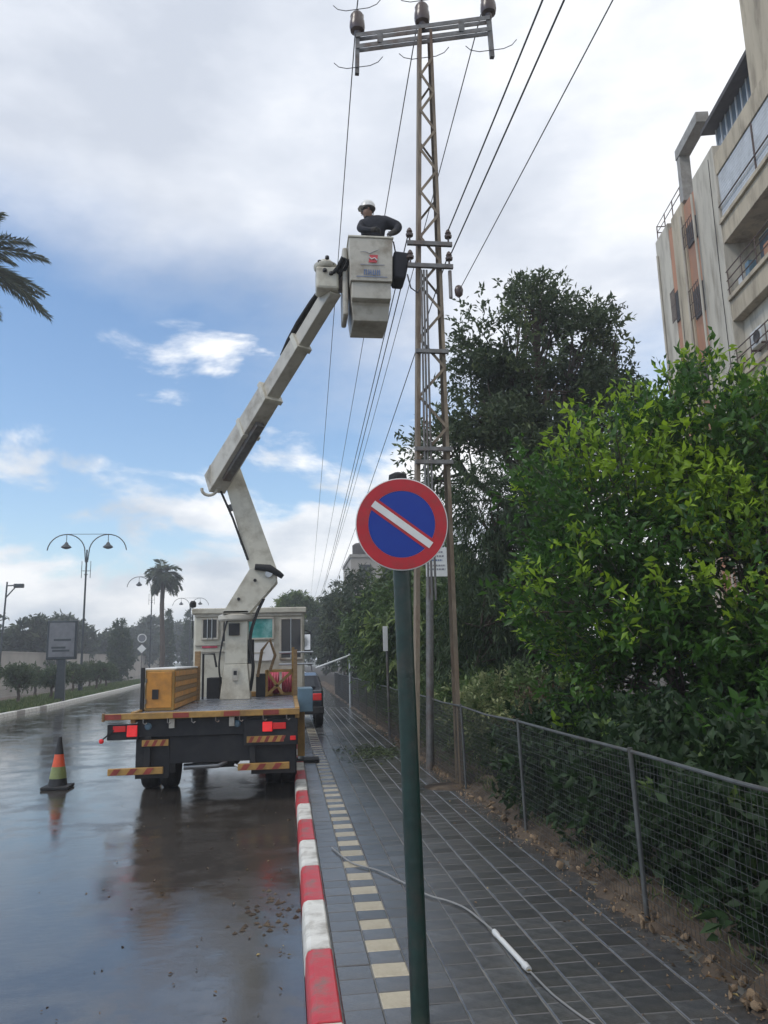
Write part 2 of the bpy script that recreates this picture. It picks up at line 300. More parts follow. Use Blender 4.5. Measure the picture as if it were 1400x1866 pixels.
def wet_asphalt():
    m = bpy.data.materials.new('wet_asphalt'); m.use_nodes = True; t = m.node_tree; p = t.nodes['Principled BSDF']
    tcn = t.nodes.new('ShaderNodeTexCoord')
    def nz(sc, det, ro, st=(1, 1, 1)):
        mp = t.nodes.new('ShaderNodeMapping'); mp.inputs['Scale'].default_value = st; t.links.new(tcn.outputs['Object'], mp.inputs[0])
        n = t.nodes.new('ShaderNodeTexNoise'); n.inputs['Scale'].default_value = sc; n.inputs['Detail'].default_value = det; n.inputs['Roughness'].default_value = ro
        t.links.new(mp.outputs[0], n.inputs[0]); return n.outputs[0]
    def mrng(x, a, b, c, d):
        n = t.nodes.new('ShaderNodeMapRange'); n.interpolation_type = 'SMOOTHSTEP'
        for i, v in enumerate((a, b, c, d)): n.inputs[i+1].default_value = v
        t.links.new(x, n.inputs[0]); return n.outputs[0]
    grain = nz(70, 6, .75); patch = nz(.55, 6, .6); fine = nz(2.2, 7, .65)
    rp = t.nodes.new('ShaderNodeValToRGB'); e = rp.color_ramp.elements; e[0].position = .32; e[0].color = (.034, .030, .026, 1); e[1].position = .72; e[1].color = (.085, .073, .062, 1)
    add = t.nodes.new('ShaderNodeMath'); add.operation = 'MULTIPLY_ADD'; add.inputs[1].default_value = .5; t.links.new(grain, add.inputs[0]); 
    h = t.nodes.new('ShaderNodeMath'); h.operation = 'MULTIPLY'; h.inputs[1].default_value = .5; t.links.new(fine, h.inputs[0]); t.links.new(h.outputs[0], add.inputs[2])
    t.links.new(add.outputs[0], rp.inputs[0]); t.links.new(rp.outputs[0], p.inputs['Base Color'])
    film = mrng(patch, .53, .72, 1., 0.)        # 1 = standing water film
    comb = t.nodes.new('ShaderNodeMath'); comb.operation = 'MULTIPLY'; t.links.new(film, comb.inputs[0]); t.links.new(mrng(fine, .35, .62, 1., .6), comb.inputs[1])
    t.links.new(mrng(comb.outputs[0], 0, 1, .15, .045), p.inputs['Roughness'])
    p.inputs['IOR'].default_value = 2.0
    b1 = t.nodes.new('ShaderNodeBump'); b1.inputs['Distance'].default_value = .01; t.links.new(grain, b1.inputs['Height']); t.links.new(mrng(comb.outputs[0], 0, 1, .32, .05), b1.inputs['Strength'])
    b2 = t.nodes.new('ShaderNodeBump'); b2.inputs['Distance'].default_value = .02; b2.inputs['Strength'].default_value = .045; t.links.new(nz(9, 3, .5, (.8, 1.6, 1)), b2.inputs['Height']); t.links.new(b1.outputs[0], b2.inputs['Normal'])
    t.links.new(b2.outputs[0], p.inputs['Normal'])
    return m
MT['asphalt'] = wet_asphalt()
LK = [(-11.0, -30), (-11.0, 38), (-12.2, 60), (-13.2, 74), (-13.6, 100), (-13.8, 320)]     # median kerb line
r = MB(); n = len(LK)
r.add([(x, y, RZ) for x, y in LK]+[(.10, y, RZ) for x, y in LK], [(i, i+n, i+1+n, i+1) for i in range(n-1)])
tag(r.build('road', 'asphalt', recalc=False), kind='structure')
r = MB(); r.box(-25.0, -17.0, -30, 320, RZ-.2, RZ); tag(r.build('far_carriageway', 'asphalt'), kind='structure')

# kerb of red and white stones
kerb = empty('kerb', (0, 0, 0), kind='structure')
km = MB(); km.prism([(.10, -.25), (.272, -.25), (.272, .018), (.260, .026), (.148, .026), (.120, .012), (.108, -.02)], -.494, .494, 'y')
ko = km.build('kerbstone', 'kerb_red', kerb, bevel=.006); ko.location = (0, 4.74, 0)
for k in range(-4, 46):
    if k == 0: continue
    c = ko.copy(); COL.objects.link(c); c.parent = kerb; c.location = (random.uniform(-.004, .004), 4.74+k, random.uniform(-.004, .004))
    if k % 2:
        c.data = ko.data; c.material_slots[0].link = 'OBJECT'; c.material_slots[0].material = MT['kerb_white']
mk = MB(); mk.prism([(.085, -.25), (.275, -.25), (.275, .02), (.12, .02), (.09, -.02)], 50.3, 260, 'y'); mk.build('kerb_run', 'concrete', kerb)

# pavement: bed and single pavers
walk = MB(); walk.add([(.27, -30, -.006), (2.75, -30, -.006), (2.75, 30, -.006), (.27, 30, -.006)], [(0, 1, 2, 3)])
walk = tag(walk.build('sidewalk', 'joint', recalc=False), kind='structure')
wf = MB(); wf.add([(.27, 30, 0), (2.75, 30, 0), (2.75, 300, 0), (.27, 300, 0)], [(0, 1, 2, 3)]); wf.build('far_paving', 'paver', walk, recalc=False)
random.seed(5)
X0, PW, PL = .279, .2115, .2
def paver_geo(mb, x, y, w, l, dz, tilt=(0, 0)):
    b = .006; z = dz
    zz = lambda px, py: z+(px-x)*tilt[0]+(py-y)*tilt[1]
    o = [(x-w/2, y-l/2), (x+w/2, y-l/2), (x+w/2, y+l/2), (x-w/2, y+l/2)]; i = [(x-w/2+b, y-l/2+b), (x+w/2-b, y-l/2+b), (x+w/2-b, y+l/2-b), (x-w/2+b, y+l/2-b)]
    vs = [(p[0], p[1], -.03) for p in o]+[(p[0], p[1], zz(*p)-.004) for p in o]+[(p[0], p[1], zz(*p)) for p in i]
    mb.add(vs, [(0,1,5,4),(1,2,6,5),(2,3,7,6),(3,0,4,7),(4,5,9,8),(5,6,10,9),(6,7,11,10),(7,4,8,11),(8,9,10,11)])
protos = {}
for key, gx, gy in (('a', .007, .006), ('b', .010, .0015)):
    for v in range(4):
        m_ = MB(); paver_geo(m_, 0, 0, PW-gx, PL-gy, 0, (random.uniform(-.012, .012), random.uniform(-.012, .012)))
        me = bpy.data.meshes.new('paver'); me.from_pydata(m_.v, [], m_.f); me.materials.append(MT['paver']); protos[key, v] = me
rest = MB(); rest_c = MB(); cnt = 0
rows = [(3.3+i*PL) for i in range(int((30-3.3)/PL))]
for yi, y in enumerate(rows):
    for c in range(10):
        x = X0+PW*(c+.5); key = 'a' if c < 4 else 'b'; yy = y if c < 2 else y+(.1 if c % 2 else 0)
        cream = (c == 1 and yi % 2 == 0); dz = random.uniform(-.002, .002)
        if cnt < 300 and y > 3.9:
            o = link_copy(protos[key, random.randrange(4)], 'paver', walk, (x, yy, dz), m='paver_cream' if cream else None); cnt += 1
        else:
            paver_geo(rest_c if cream else rest, x, yy, PW-(.007 if key == 'a' else .010), PL-(.006 if key == 'a' else .0015), dz, (random.uniform(-.01, .01), random.uniform(-.01, .01)))
tag(rest.build('paver_field', 'paver', walk, recalc=False), kind='stuff'); tag(rest_c.build('cream_paver_field', 'paver_cream', walk, recalc=False), kind='stuff')

# dirt bank along the fence and garden ground
rs = np.random.RandomState(3)
def sn(x, y, s=0.):
    return math.sin(1.7*x+2.3*y+s)+.6*math.sin(4.1*y-2.2*x+1.3*s)+.4*math.sin(9.3*y+3.1*x+s)
db = MB(); NY = 560; NX = 14
for j in range(NY+1):
    y = 2.0+60.*(j/NY)**1.55
    edge = 2.37+.055*sn(0, y*1.3)+.035*sn(0, y*4.)+.02*sn(3, y*11)
    for i in range(NX+1):
        t = i/NX; x = edge+(2.85-edge)*t
        z = -.012+.125*min(1, t*1.6)**.7+.018*sn(x*5, y*3., 2.)*min(1, t*4)+rs.uniform(-.012, .012)*min(1, t*5)
        db.v.append((x, y, z))
for j in range(NY):
    for i in range(NX):
        a = j*(NX+1)+i; db.f.append((a, a+1, a+NX+2, a+NX+1))
bank = tag(db.build('dirt_bank', 'soil', smooth=True, recalc=False), kind='structure')
gd = MB(); gd.add([(2.62, -20, .095), (60, -20, .095), (60, 200, .095), (2.62, 200, .095)], [(0, 1, 2, 3)]); tag(gd.build('garden_ground', 'soil_d', recalc=False), kind='structure')
def rock_mesh(seed):
    rr = random.Random(seed); bm = bmesh.new(); bmesh.ops.create_icosphere(bm, subdivisions=1, radius=1)
    for v in bm.verts: v.co = Vector((v.co.x*rr.uniform(.75, 1.2), v.co.y*rr.uniform(.75, 1.2), v.co.z*rr.uniform(.6, 1.)))
    me = bpy.data.meshes.new('stone'); bm.to_mesh(me); bm.free(); me.materials.append(MT['stone']); return me
rocks = [rock_mesh(i) for i in range(6)]
random.seed(12)
for i in range(210):
    y = 3.4+15*(random.random()**1.4); e = 2.36+.055*sn(0, y*1.3)+.035*sn(0, y*4.)
    o = link_copy(rocks[i % 6], 'stone', bank, (e+random.gauss(.05, .06), y, random.uniform(0, .03)+.025), (random.uniform(0, 3), random.uniform(0, 3), random.uniform(0, 6)))
    s = random.uniform(.008, .028); o.scale = (s*random.uniform(1, 2.0), s*random.uniform(.9, 1.7), s*.8)
pb = MB()
for i in range(2200):
    y = 3.0+20*(random.random()**1.4); e = 2.36+.055*sn(0, y*1.3)+.035*sn(0, y*4.); x = e+random.gauss(.06, .11); s = random.uniform(.003, .011)
    z = .004+max(0, min(1, (x-e)*3))*.09
    pb.add([(x-s, y-s, z), (x+s, y-s*.6, z), (x+s*.5, y+s, z), (x, y, z+s*1.3)], [(0, 1, 3), (1, 2, 3), (2, 0, 3)])
tag(pb.build('gravel_crumbs', 'stone', bank, recalc=False), kind='stuff')

# median strip with its white kerb
mb_ = MB(); n = len(LK)
mb_.add([(x-.2, y, -.01) for x, y in LK]+[(-17.0, y, -.01) for x, y in LK], [(i, i+1, i+1+n, i+n) for i in range(n-1)])
tag(mb_.build('median_ground', 'soil', recalc=False), kind='structure')
mkb = empty('median_kerb', (0, 0, 0), kind='structure')
def lk_x(y):
    for (xa, ya), (xb, yb) in zip(LK, LK[1:]):
        if ya <= y <= yb: return xa+(xb-xa)*(y-ya)/(yb-ya)
ks = MB(); ks.prism([(-.2, -.25), (0, -.25), (0, -.01), (-.02, .02), (-.2, .02)], -.49, .49, 'y')
kso = ks.build('kerbstone', 'kerb_white', mkb); kso.location = (lk_x(24.5), 24.5, 0)
for i in range(1, 90):
    y = 24.5+i; c = kso.copy(); COL.objects.link(c); c.parent = mkb; c.location = (lk_x(y), y, 0)
    c.rotation_euler = (0, 0, math.atan2(-(lk_x(y+.5)-lk_x(y-.5)), 1))
    if i % 3 == 1 and i < 14: c.material_slots[0].link = 'OBJECT'; c.material_slots[0].material = MT['concrete']

# ------------------------------------------------------------------ foliage helpers
def nrm(a): return a/np.maximum(1e-9, np.linalg.norm(a, axis=1, keepdims=True))
def leaf_mesh(name, base, d, L, Wd, m, parent, rnd, young, rs, up=.6, fine=False, fold=.22):
    N = len(base); side = np.cross(d, nrm(rs.normal(size=(N, 3))+np.array([0, 0, up*2]))); side = nrm(side); nn = np.cross(side, d)
    L = np.asarray(L).reshape(-1, 1)*np.ones((N, 1)); Wd = np.asarray(Wd).reshape(-1, 1)*np.ones((N, 1))
    tip = base+d*L-nn*L*.12
    mid = base+d*L*.45
    l = mid-side*Wd*.5+nn*Wd*fold; r = mid+side*Wd*.5+nn*Wd*fold
    if fine:
        V = np.stack([base, l, mid, r, tip], 1).reshape(-1, 3); k = 5; T = np.array([[0, 2, 1], [1, 2, 4], [0, 3, 2], [2, 3, 4]])
    else:
        V = np.stack([base, l, tip, r], 1).reshape(-1, 3); k = 4; T = np.array([[0, 2, 1], [0, 3, 2]])
    Fc = (np.arange(N)[:, None, None]*k+T[None]).reshape(-1, 3)
    o = ORG.get(parent.name if parent else None, (0, 0, 0)); V = V-np.array(o)
    me = bpy.data.meshes.new(name); me.vertices.add(len(V)); me.vertices.foreach_set('co', V.astype(np.float32).ravel())
    me.loops.add(len(Fc)*3); me.loops.foreach_set('vertex_index', Fc.astype(np.int32).ravel())
    me.polygons.add(len(Fc)); me.polygons.foreach_set('loop_start', np.arange(0, len(Fc)*3, 3, dtype=np.int32)); me.polygons.foreach_set('loop_total', np.full(len(Fc), 3, dtype=np.int32))
    me.update(calc_edges=True)
    for nm, arr in (('rnd', rnd), ('young', young)):
        at = me.attributes.new(nm, 'FLOAT', 'FACE'); at.data.foreach_set('value', np.repeat(np.asarray(arr, dtype=np.float32), len(T)))
    me.materials.append(MT[m]); ob = bpy.data.objects.new(name, me); COL.objects.link(ob)
    if parent: ob.parent = parent
    return ob
def crown_pts(rs, lobes, ntw, gapf=1.1, gapt=-.9, inner=.45):
    lobes = np.array(lobes, float); w = (lobes[:, 3]*lobes[:, 4]*lobes[:, 5])**.67; w /= w.sum()
    P = []; D = []
    while sum(len(p) for p in P) < ntw:
        k = rs.choice(len(lobes), size=ntw, p=w); d = nrm(rs.normal(size=(ntw, 3))); rr = rs.uniform(inner**3, 1, size=(ntw, 1))**(1/3.)
        p = lobes[k, :3]+d*rr*lobes[k, 3:6]; f = gapf
        n = np.sin(p[:, 0]*2.1*f+1.3*p[:, 2]*f)+np.sin(p[:, 1]*2.7*f-p[:, 2]*1.9*f+2)+np.sin(p[:, 2]*3.1*f+p[:, 0]*1.2*f+.5)
        ok = n > gapt; P.append(p[ok]); D.append(d[ok])
    return np.concatenate(P)[:ntw], np.concatenate(D)[:ntw]
def tree(name, base, label, lobes, ntw, per, leafL, leafW, m, seed, cat='tree', group=None, trunk_r=.14, twig=.3, upb=.35, droop=0., youngf=.1, gapt=-.9, gapf=1.1, fine=False, fork=.35, trunk=True, inner=.45, spread=.9, twigs=False, ztop=None):
    rs = np.random.RandomState(seed); root = empty(name, base, label, cat, group)
    P, D = crown_pts(rs, lobes, ntw, gapf, gapt, inner)
    dr = nrm(D*.8+rs.normal(size=D.shape)*.45+np.array([0, 0, upb]))
    N = ntw*per; t = rs.uniform(.05, 1., size=(ntw, per, 1)); tl = twig*rs.uniform(.6, 1.3, size=(ntw, 1, 1))
    pos = P[:, None]+dr[:, None]*t*tl+rs.normal(size=(ntw, per, 3))*twig*.10
    ld = nrm((dr[:, None]*.6+rs.normal(size=(ntw, per, 3))*spread*.6+np.array([0, 0, -droop])).reshape(-1, 3))
    zmin, zmax = P[:, 2].min(), P[:, 2].max(); rel = (P[:, 2]-zmin)/(zmax-zmin+1e-6)
    pn = np.sin(P[:, 0]*2.6+P[:, 2]*1.9+seed)+np.sin(P[:, 1]*3.1-P[:, 2]*2.3+1+seed)+.7*np.sin(P[:, 2]*4.3+P[:, 0]*1.1)
    yo = (rs.uniform(size=ntw) < youngf*(.3+1.3*rel)*np.where(pn > .55, 3.0, .25)).astype(float)*rs.uniform(.45, 1, size=ntw)
    Y = (yo[:, None]*np.clip(t[:, :, 0]*1.7-.2, 0, 1)).ravel(); Rn = np.clip(rs.uniform(size=N)*.7+np.repeat(rs.uniform(size=ntw), per)*.4-.05, 0, 1)
    s = rs.uniform(.45, 1.0, size=N)+.35*np.repeat(rs.uniform(size=ntw), per)
    leaf_mesh('crown', pos.reshape(-1, 3), ld, leafL*s, leafW*s, m, root, Rn, Y, rs, fine=fine)
    if trunk:
        b = Vector(base); lob = np.array(lobes); cc = Vector(lob[:, :3].mean(0)); zf = b.z+(cc.z-b.z)*fork
        fk = Vector((b.x+(cc.x-b.x)*.35, b.y+(cc.y-b.y)*.35, zf)); mb = MB()
        mb.tube([b-Vector((0, 0, .15)), b+Vector((.0, 0, .1)), (b+fk)/2+Vector((.04, .03, 0)), fk], [trunk_r*1.35, trunk_r*1.1, trunk_r*.95, trunk_r*.8], 9)
        rr = random.Random(seed)
        for q in lob:
            e = Vector(q[:3]); mid = fk.lerp(e, .5)+Vector((rr.uniform(-.15, .15), rr.uniform(-.15, .15), rr.uniform(0, .25)))
            mb.tube([fk-Vector((0, 0, .05)), mid, e], [trunk_r*.6, trunk_r*.42, trunk_r*.2], 6)
            near = [i for i in range(0, ntw, max(1, ntw//400)) if (Vector(P[i])-e).length < max(q[3:6])*1.05][:22]
            for i in near:
                st = mid.lerp(e, rr.uniform(.3, 1)); mb.tube([st, Vector(P[i])], [trunk_r*.16, trunk_r*.05], 4, cap=False)
        mb.build('trunk', 'bark', root, smooth=True, recalc=False)
    if twigs:
        tw = MB()
        for i in range(0, ntw, 2):
            p = Vector(P[i]); q = p+Vector(dr[i])*float(tl[i, 0, 0]); tw.tube([p-Vector(dr[i])*.1, q], [.006, .002], 3, cap=False)
        tw.build('twigs', 'bark', root, recalc=False)
    return root
def lobes_round(c, r, n, seed, sq=(1, 1, .9), rr=.55):
    q = random.Random(seed); out = [(c[0], c[1], c[2], r*.7*sq[0], r*.7*sq[1], r*.7*sq[2])]
    for i in range(n):
        a = q.uniform(0, 6.28); e = q.uniform(-.6, 1.2); d = Vector((math.cos(a)*math.cos(e)*sq[0], math.sin(a)*math.cos(e)*sq[1], math.sin(e)*sq[2]))*r*q.uniform(.5, .8)
        k = r*rr*q.uniform(.6, 1.1); out.append((c[0]+d.x, c[1]+d.y, c[2]+d.z, k*sq[0], k*sq[1], k*sq[2]))
    return out

# ------------------------------------------------------------------ apartment building on the right
BR = empty('apartment_building', (15.76, 24.0, 0), 'weathered beige apartment block with terracotta stripes above the trees', 'building')
BR.rotation_euler = (0, 0, -R_(9.0)); ORG[BR.name] = (0, 0, 0)
def bp(name, m, parent=BR, bevel=0., *boxes):
    mb = MB()
    for b in boxes: mb.box(*b)
    return mb.build(name, m, parent, bevel=bevel)
OPEN = [(2.2, 4.28), (5.2, 7.28), (8.2, 10.28), (11.2, 13.28), (14.2, 16.3), (17.2, 19.06)]
bp('core_wall', 'plaster', BR, 0, (1.1, 11, -9, 6.7, 0, 19.7))
zz = [0]+[z for o in OPEN for z in o]+[19.85]
mb = MB()
for i in range(0, len(zz), 2): mb.box(0, 1.098, -9, -.12, zz[i], zz[i+1])
mb.box(.02, 1.098, -9, -8.2, 0.05, 19.8); wallm = mb.build('facade_wall', 'plaster', BR, bevel=.015)
bp('pillar', 'plaster_pale', BR, .02, (-.04, 1.098, -.118, 1.95, 0, 20.3))
bp('terracotta_panel', 'orange_wall', BR, 0, (.03, 1.097, 1.952, 3.2, 0, 19.9))
bp('fin', 'plaster', BR, .02, (-.06, 1.098, 3.202, 4.5, 0, 20.1))
bp('terracotta_panel', 'orange_wall', BR, 0, (.03, 1.097, 4.502, 5.1, 0, 19.9))
bp('end_panel', 'plaster_pale', BR, .02, (0, 1.098, 5.102, 6.75, 0, 20.3))
bp('roof_slab', 'concrete', BR, 0, (.3, 10.9, -8.9, 6.6, 19.86, 20.05))
# slab lips under each opening and rails
for k, (a, b) in enumerate(OPEN):
    if k < 2: continue
    bp('balcony_slab', 'plaster', BR, .01, (-.10, -.002, -8.1, -.13, a-.16, a-.002))
    if k in (3, 4):
        for h in (.28, .62, .96):
            mb = MB(); mb.tube([(-.06, -8.1, a+h), (-.06, -.13, a+h)], .022, 6); mb.build('rail', 'rail', BR)
        for q in range(8):
            y = -.25-q*1.1; mb = MB(); mb.tube([(-.06, y, a-.001), (-.06, y, a+.98)], .018, 6); mb.build('rail_post', 'rail', BR)
    if k == 5:
        for q in range(14):
            mb = MB(); z = a+.03+q*.13; mb.box(.05, .09, -8.1, -.14, z, z+.118); mb.build('shutter_slat', 'shutter', BR)
        bp('shutter_frame', 'rail', BR, 0, (.02, .12, -3.0, -2.92, a+.01, b-.01)); mb = MB(); mb.tube([(-.04, -8.1, a+.55), (-.04, -.13, a+.55)], .03, 6); mb.build('rail', 'rail', BR)
    if k in (2, 4):
        for q in range(3):
            y1 = -.7-q*2.3; w = bp('window_frame', 'ac', BR, 0, (.98, 1.094, y1-1.9, y1, a+.35, b-.15))
            for s in (0, 1): bp('pane', 'win_glass', w, 0, (.95, .978, y1-1.85+s*.93, y1-.97+s*.93, a+.42, b-.22))
    if k == 3: bp('infill_panel', 'plaster_pale', BR, 0, (.35, .45, -8.1, -.14, a+.02, b-.02))
def acu(x, y, z, parent=BR):
    mb = MB(); mb.box(x-.3, x, y-.42, y+.42, z, z+.6, .02); u = mb.build('air_conditioner', 'ac', parent)
    mb = MB(); mb.lathe([(.22, 0), (.22, -.03), (.18, -.035), (.05, -.012)], (x-.301, y-.08, z+.3), 18, 'x'); mb.build('fan_grille', 'eave', u)
    mb = MB(); mb.box(x-.32, x, y-.4, y-.36, z-.06, z-.001); mb.box(x-.32, x, y+.36, y+.4, z-.06, z-.001); mb.build('bracket', 'rail', u)
acu(.34, -1.55, 11.75); acu(.34, -4.0, 11.9); acu(.028, 4.8, 11.1); acu(.028, 2.9, 8.4)
# windows with grilles in the terracotta strips
for (y0, y1, z0, z1, x) in ((2.05, 3.05, 11.6, 12.9, .029), (2.05, 3.05, 14.8, 16.0, .029), (2.05, 3.05, 17.9, 18.8, .029), (4.55, 5.05, 12.2, 13.4, .029), (4.55, 5.05, 15.6, 16.9, .029)):
    w = bp('window', 'eave', BR, 0, (x-.05, x-.002, y0, y1, z0, z1)); mb = MB()
    for q in range(6): yy = y0+(y1-y0)*q/5; mb.tube([(x-.22, yy, z0-.05), (x-.22, yy, z1+.05)], .015, 5)
    for q in range(3): z = z0+(z1-z0)*q/2; mb.tube([(x-.22, y0, z), (x-.22, y1, z)], .015, 5)
    mb.build('grille', 'rail', w)
# penthouse, eave, pergola frame, taller block and roof rail
bp('penthouse_wall', 'plaster', BR, 0, (.55, 8, -8.8, .9, 20.051, 20.5)); pg = bp('penthouse_glazing', 'win_glass', BR, 0, (.62, 7.8, -8.6, .8, 20.501, 21.6))
for q in range(12):
    y = .8-q*.45; bp('mullion', 'shutter', pg, 0, (.58, .619, y-.03, y+.03, 20.502, 21.6))
mb = MB(); mb.hexa([(.12, -3.1, 21.6), (.12, 1.1, 21.6), (6, 1.1, 21.9), (6, -3.1, 21.9)], [(.12, -3.1, 21.78), (.12, 1.1, 21.78), (6, 1.1, 22.08), (6, -3.1, 22.08)]); mb.build('eave', 'eave', BR)
bp('stair_tower', 'plaster', BR, 0, (.1, 6, -8.9, -3.12, 19.9, 24.6)); bp('tower_cap', 'concrete', BR, 0, (-.1, 6.2, -9.0, -3.0, 24.601, 24.8))
bp('pergola_beam', 'concrete', BR, .01, (-.05, .45, .92, 3.35, 22.1, 22.55)); bp('pergola_post', 'concrete', BR, .01, (-.02, .42, 3.0, 3.32, 20.06, 22.098)); bp('pergola_post', 'concrete', BR, .01, (3.0, 3.4, 3.0, 3.32, 20.06, 22.098))
mb = MB(); mb.lathe([(.28, 0), (.30, .1), (.30, 1.1), (.2, 1.25)], (.9, 3.75, 20.06), 14); mb.build('water_tank', 'rail', BR)
for z in (20.75, 21.05):
    mb = MB(); mb.tube([(.1, 3.5, z), (.1, 6.65, z), (8, 6.65, z)], .025, 6); mb.build('roof_rail', 'rail', BR)
for y in (3.6, 4.6, 5.6, 6.65):
    mb = MB(); mb.tube([(.1, y, 20.0), (.1, y, 21.07)], .025, 6); mb.build('roof_rail_post', 'rail', BR)
for k, (y, z, w, h, mm) in enumerate(((-.6, 14.2, .35, .5, 'ac'), (-1.2, 14.2, .3, .7, 'bluegrey'), (-2.6, 14.2, .4, .6, 'orange_wall'), (-3.4, 14.2, .3, .9, 'shutter'), (-2.9, 11.2, .4, .5, 'rail'))):
    bp('balcony_crate', mm, BR, .02, (.12, .42, y-w, y, z+.002, z+h))
mb = MB(); mb.tube([(-.055, .3, 20.0), (-.06, .35, 15.), (-.055, .3, 10), (-.055, .4, 4)], .012, 5); mb.build('facade_cable', 'rubber', BR)
mb = MB(); mb.tube([(-.01, 4.2, 20.0), (-.075, 4.25, 14.), (-.075, 4.2, 6)], .012, 5); mb.build('facade_cable', 'rubber', BR)
# drain pipes
for y in (1.75, 3.3, 6.5):
    mb = MB(); mb.tube([(-.22 if y < 2 else -.12 if y < 4 else -.06, y, 0), (-.22 if y < 2 else -.12 if y < 4 else -.06, y, 19.5)], .05, 8); mb.build('drain_pipe', 'plaster_pale', BR, smooth=True)

# a second block far along the street
B2 = empty('far_apartment_block', (9.2, 72, 0), 'small pale apartment block with water tank far along the street behind trees', 'building'); B2.location = (0, 0, 0); ORG[B2.name] = (0, 0, 0)
bp('wall', 'far_wall', B2, 0, (5.9, 18, 72, 82, 0, 11.2)); bp('parapet', 'concrete', B2, 0, (5.8, 18.1, 71.9, 82.1, 11.201, 11.5))
mb = MB(); mb.lathe([(.7, 0), (.75, .1), (.75, 1.0), (.5, 1.2)], (6.9, 73.2, 11.5), 14); mb.build('water_tank', 'eave', B2)
for z in (3.2, 6.2, 9.2):
    for q in range(5): bp('window', 'dark_glass', B2, 0, (6.7+q*2.2, 7.8+q*2.2, 71.9, 71.998, z, z+1.3))
# boundary wall of the plots beyond the far carriageway
FW = MB(); FW.box(-26.3, -26.0, 40, 175, -.3, 3.1); FW.box(-26.36, -25.94, 40, 175, 3.101, 3.22); tag(FW.build('boundary_wall', 'far_wall'), 'long low beige wall beyond the far carriageway on the left', 'wall')

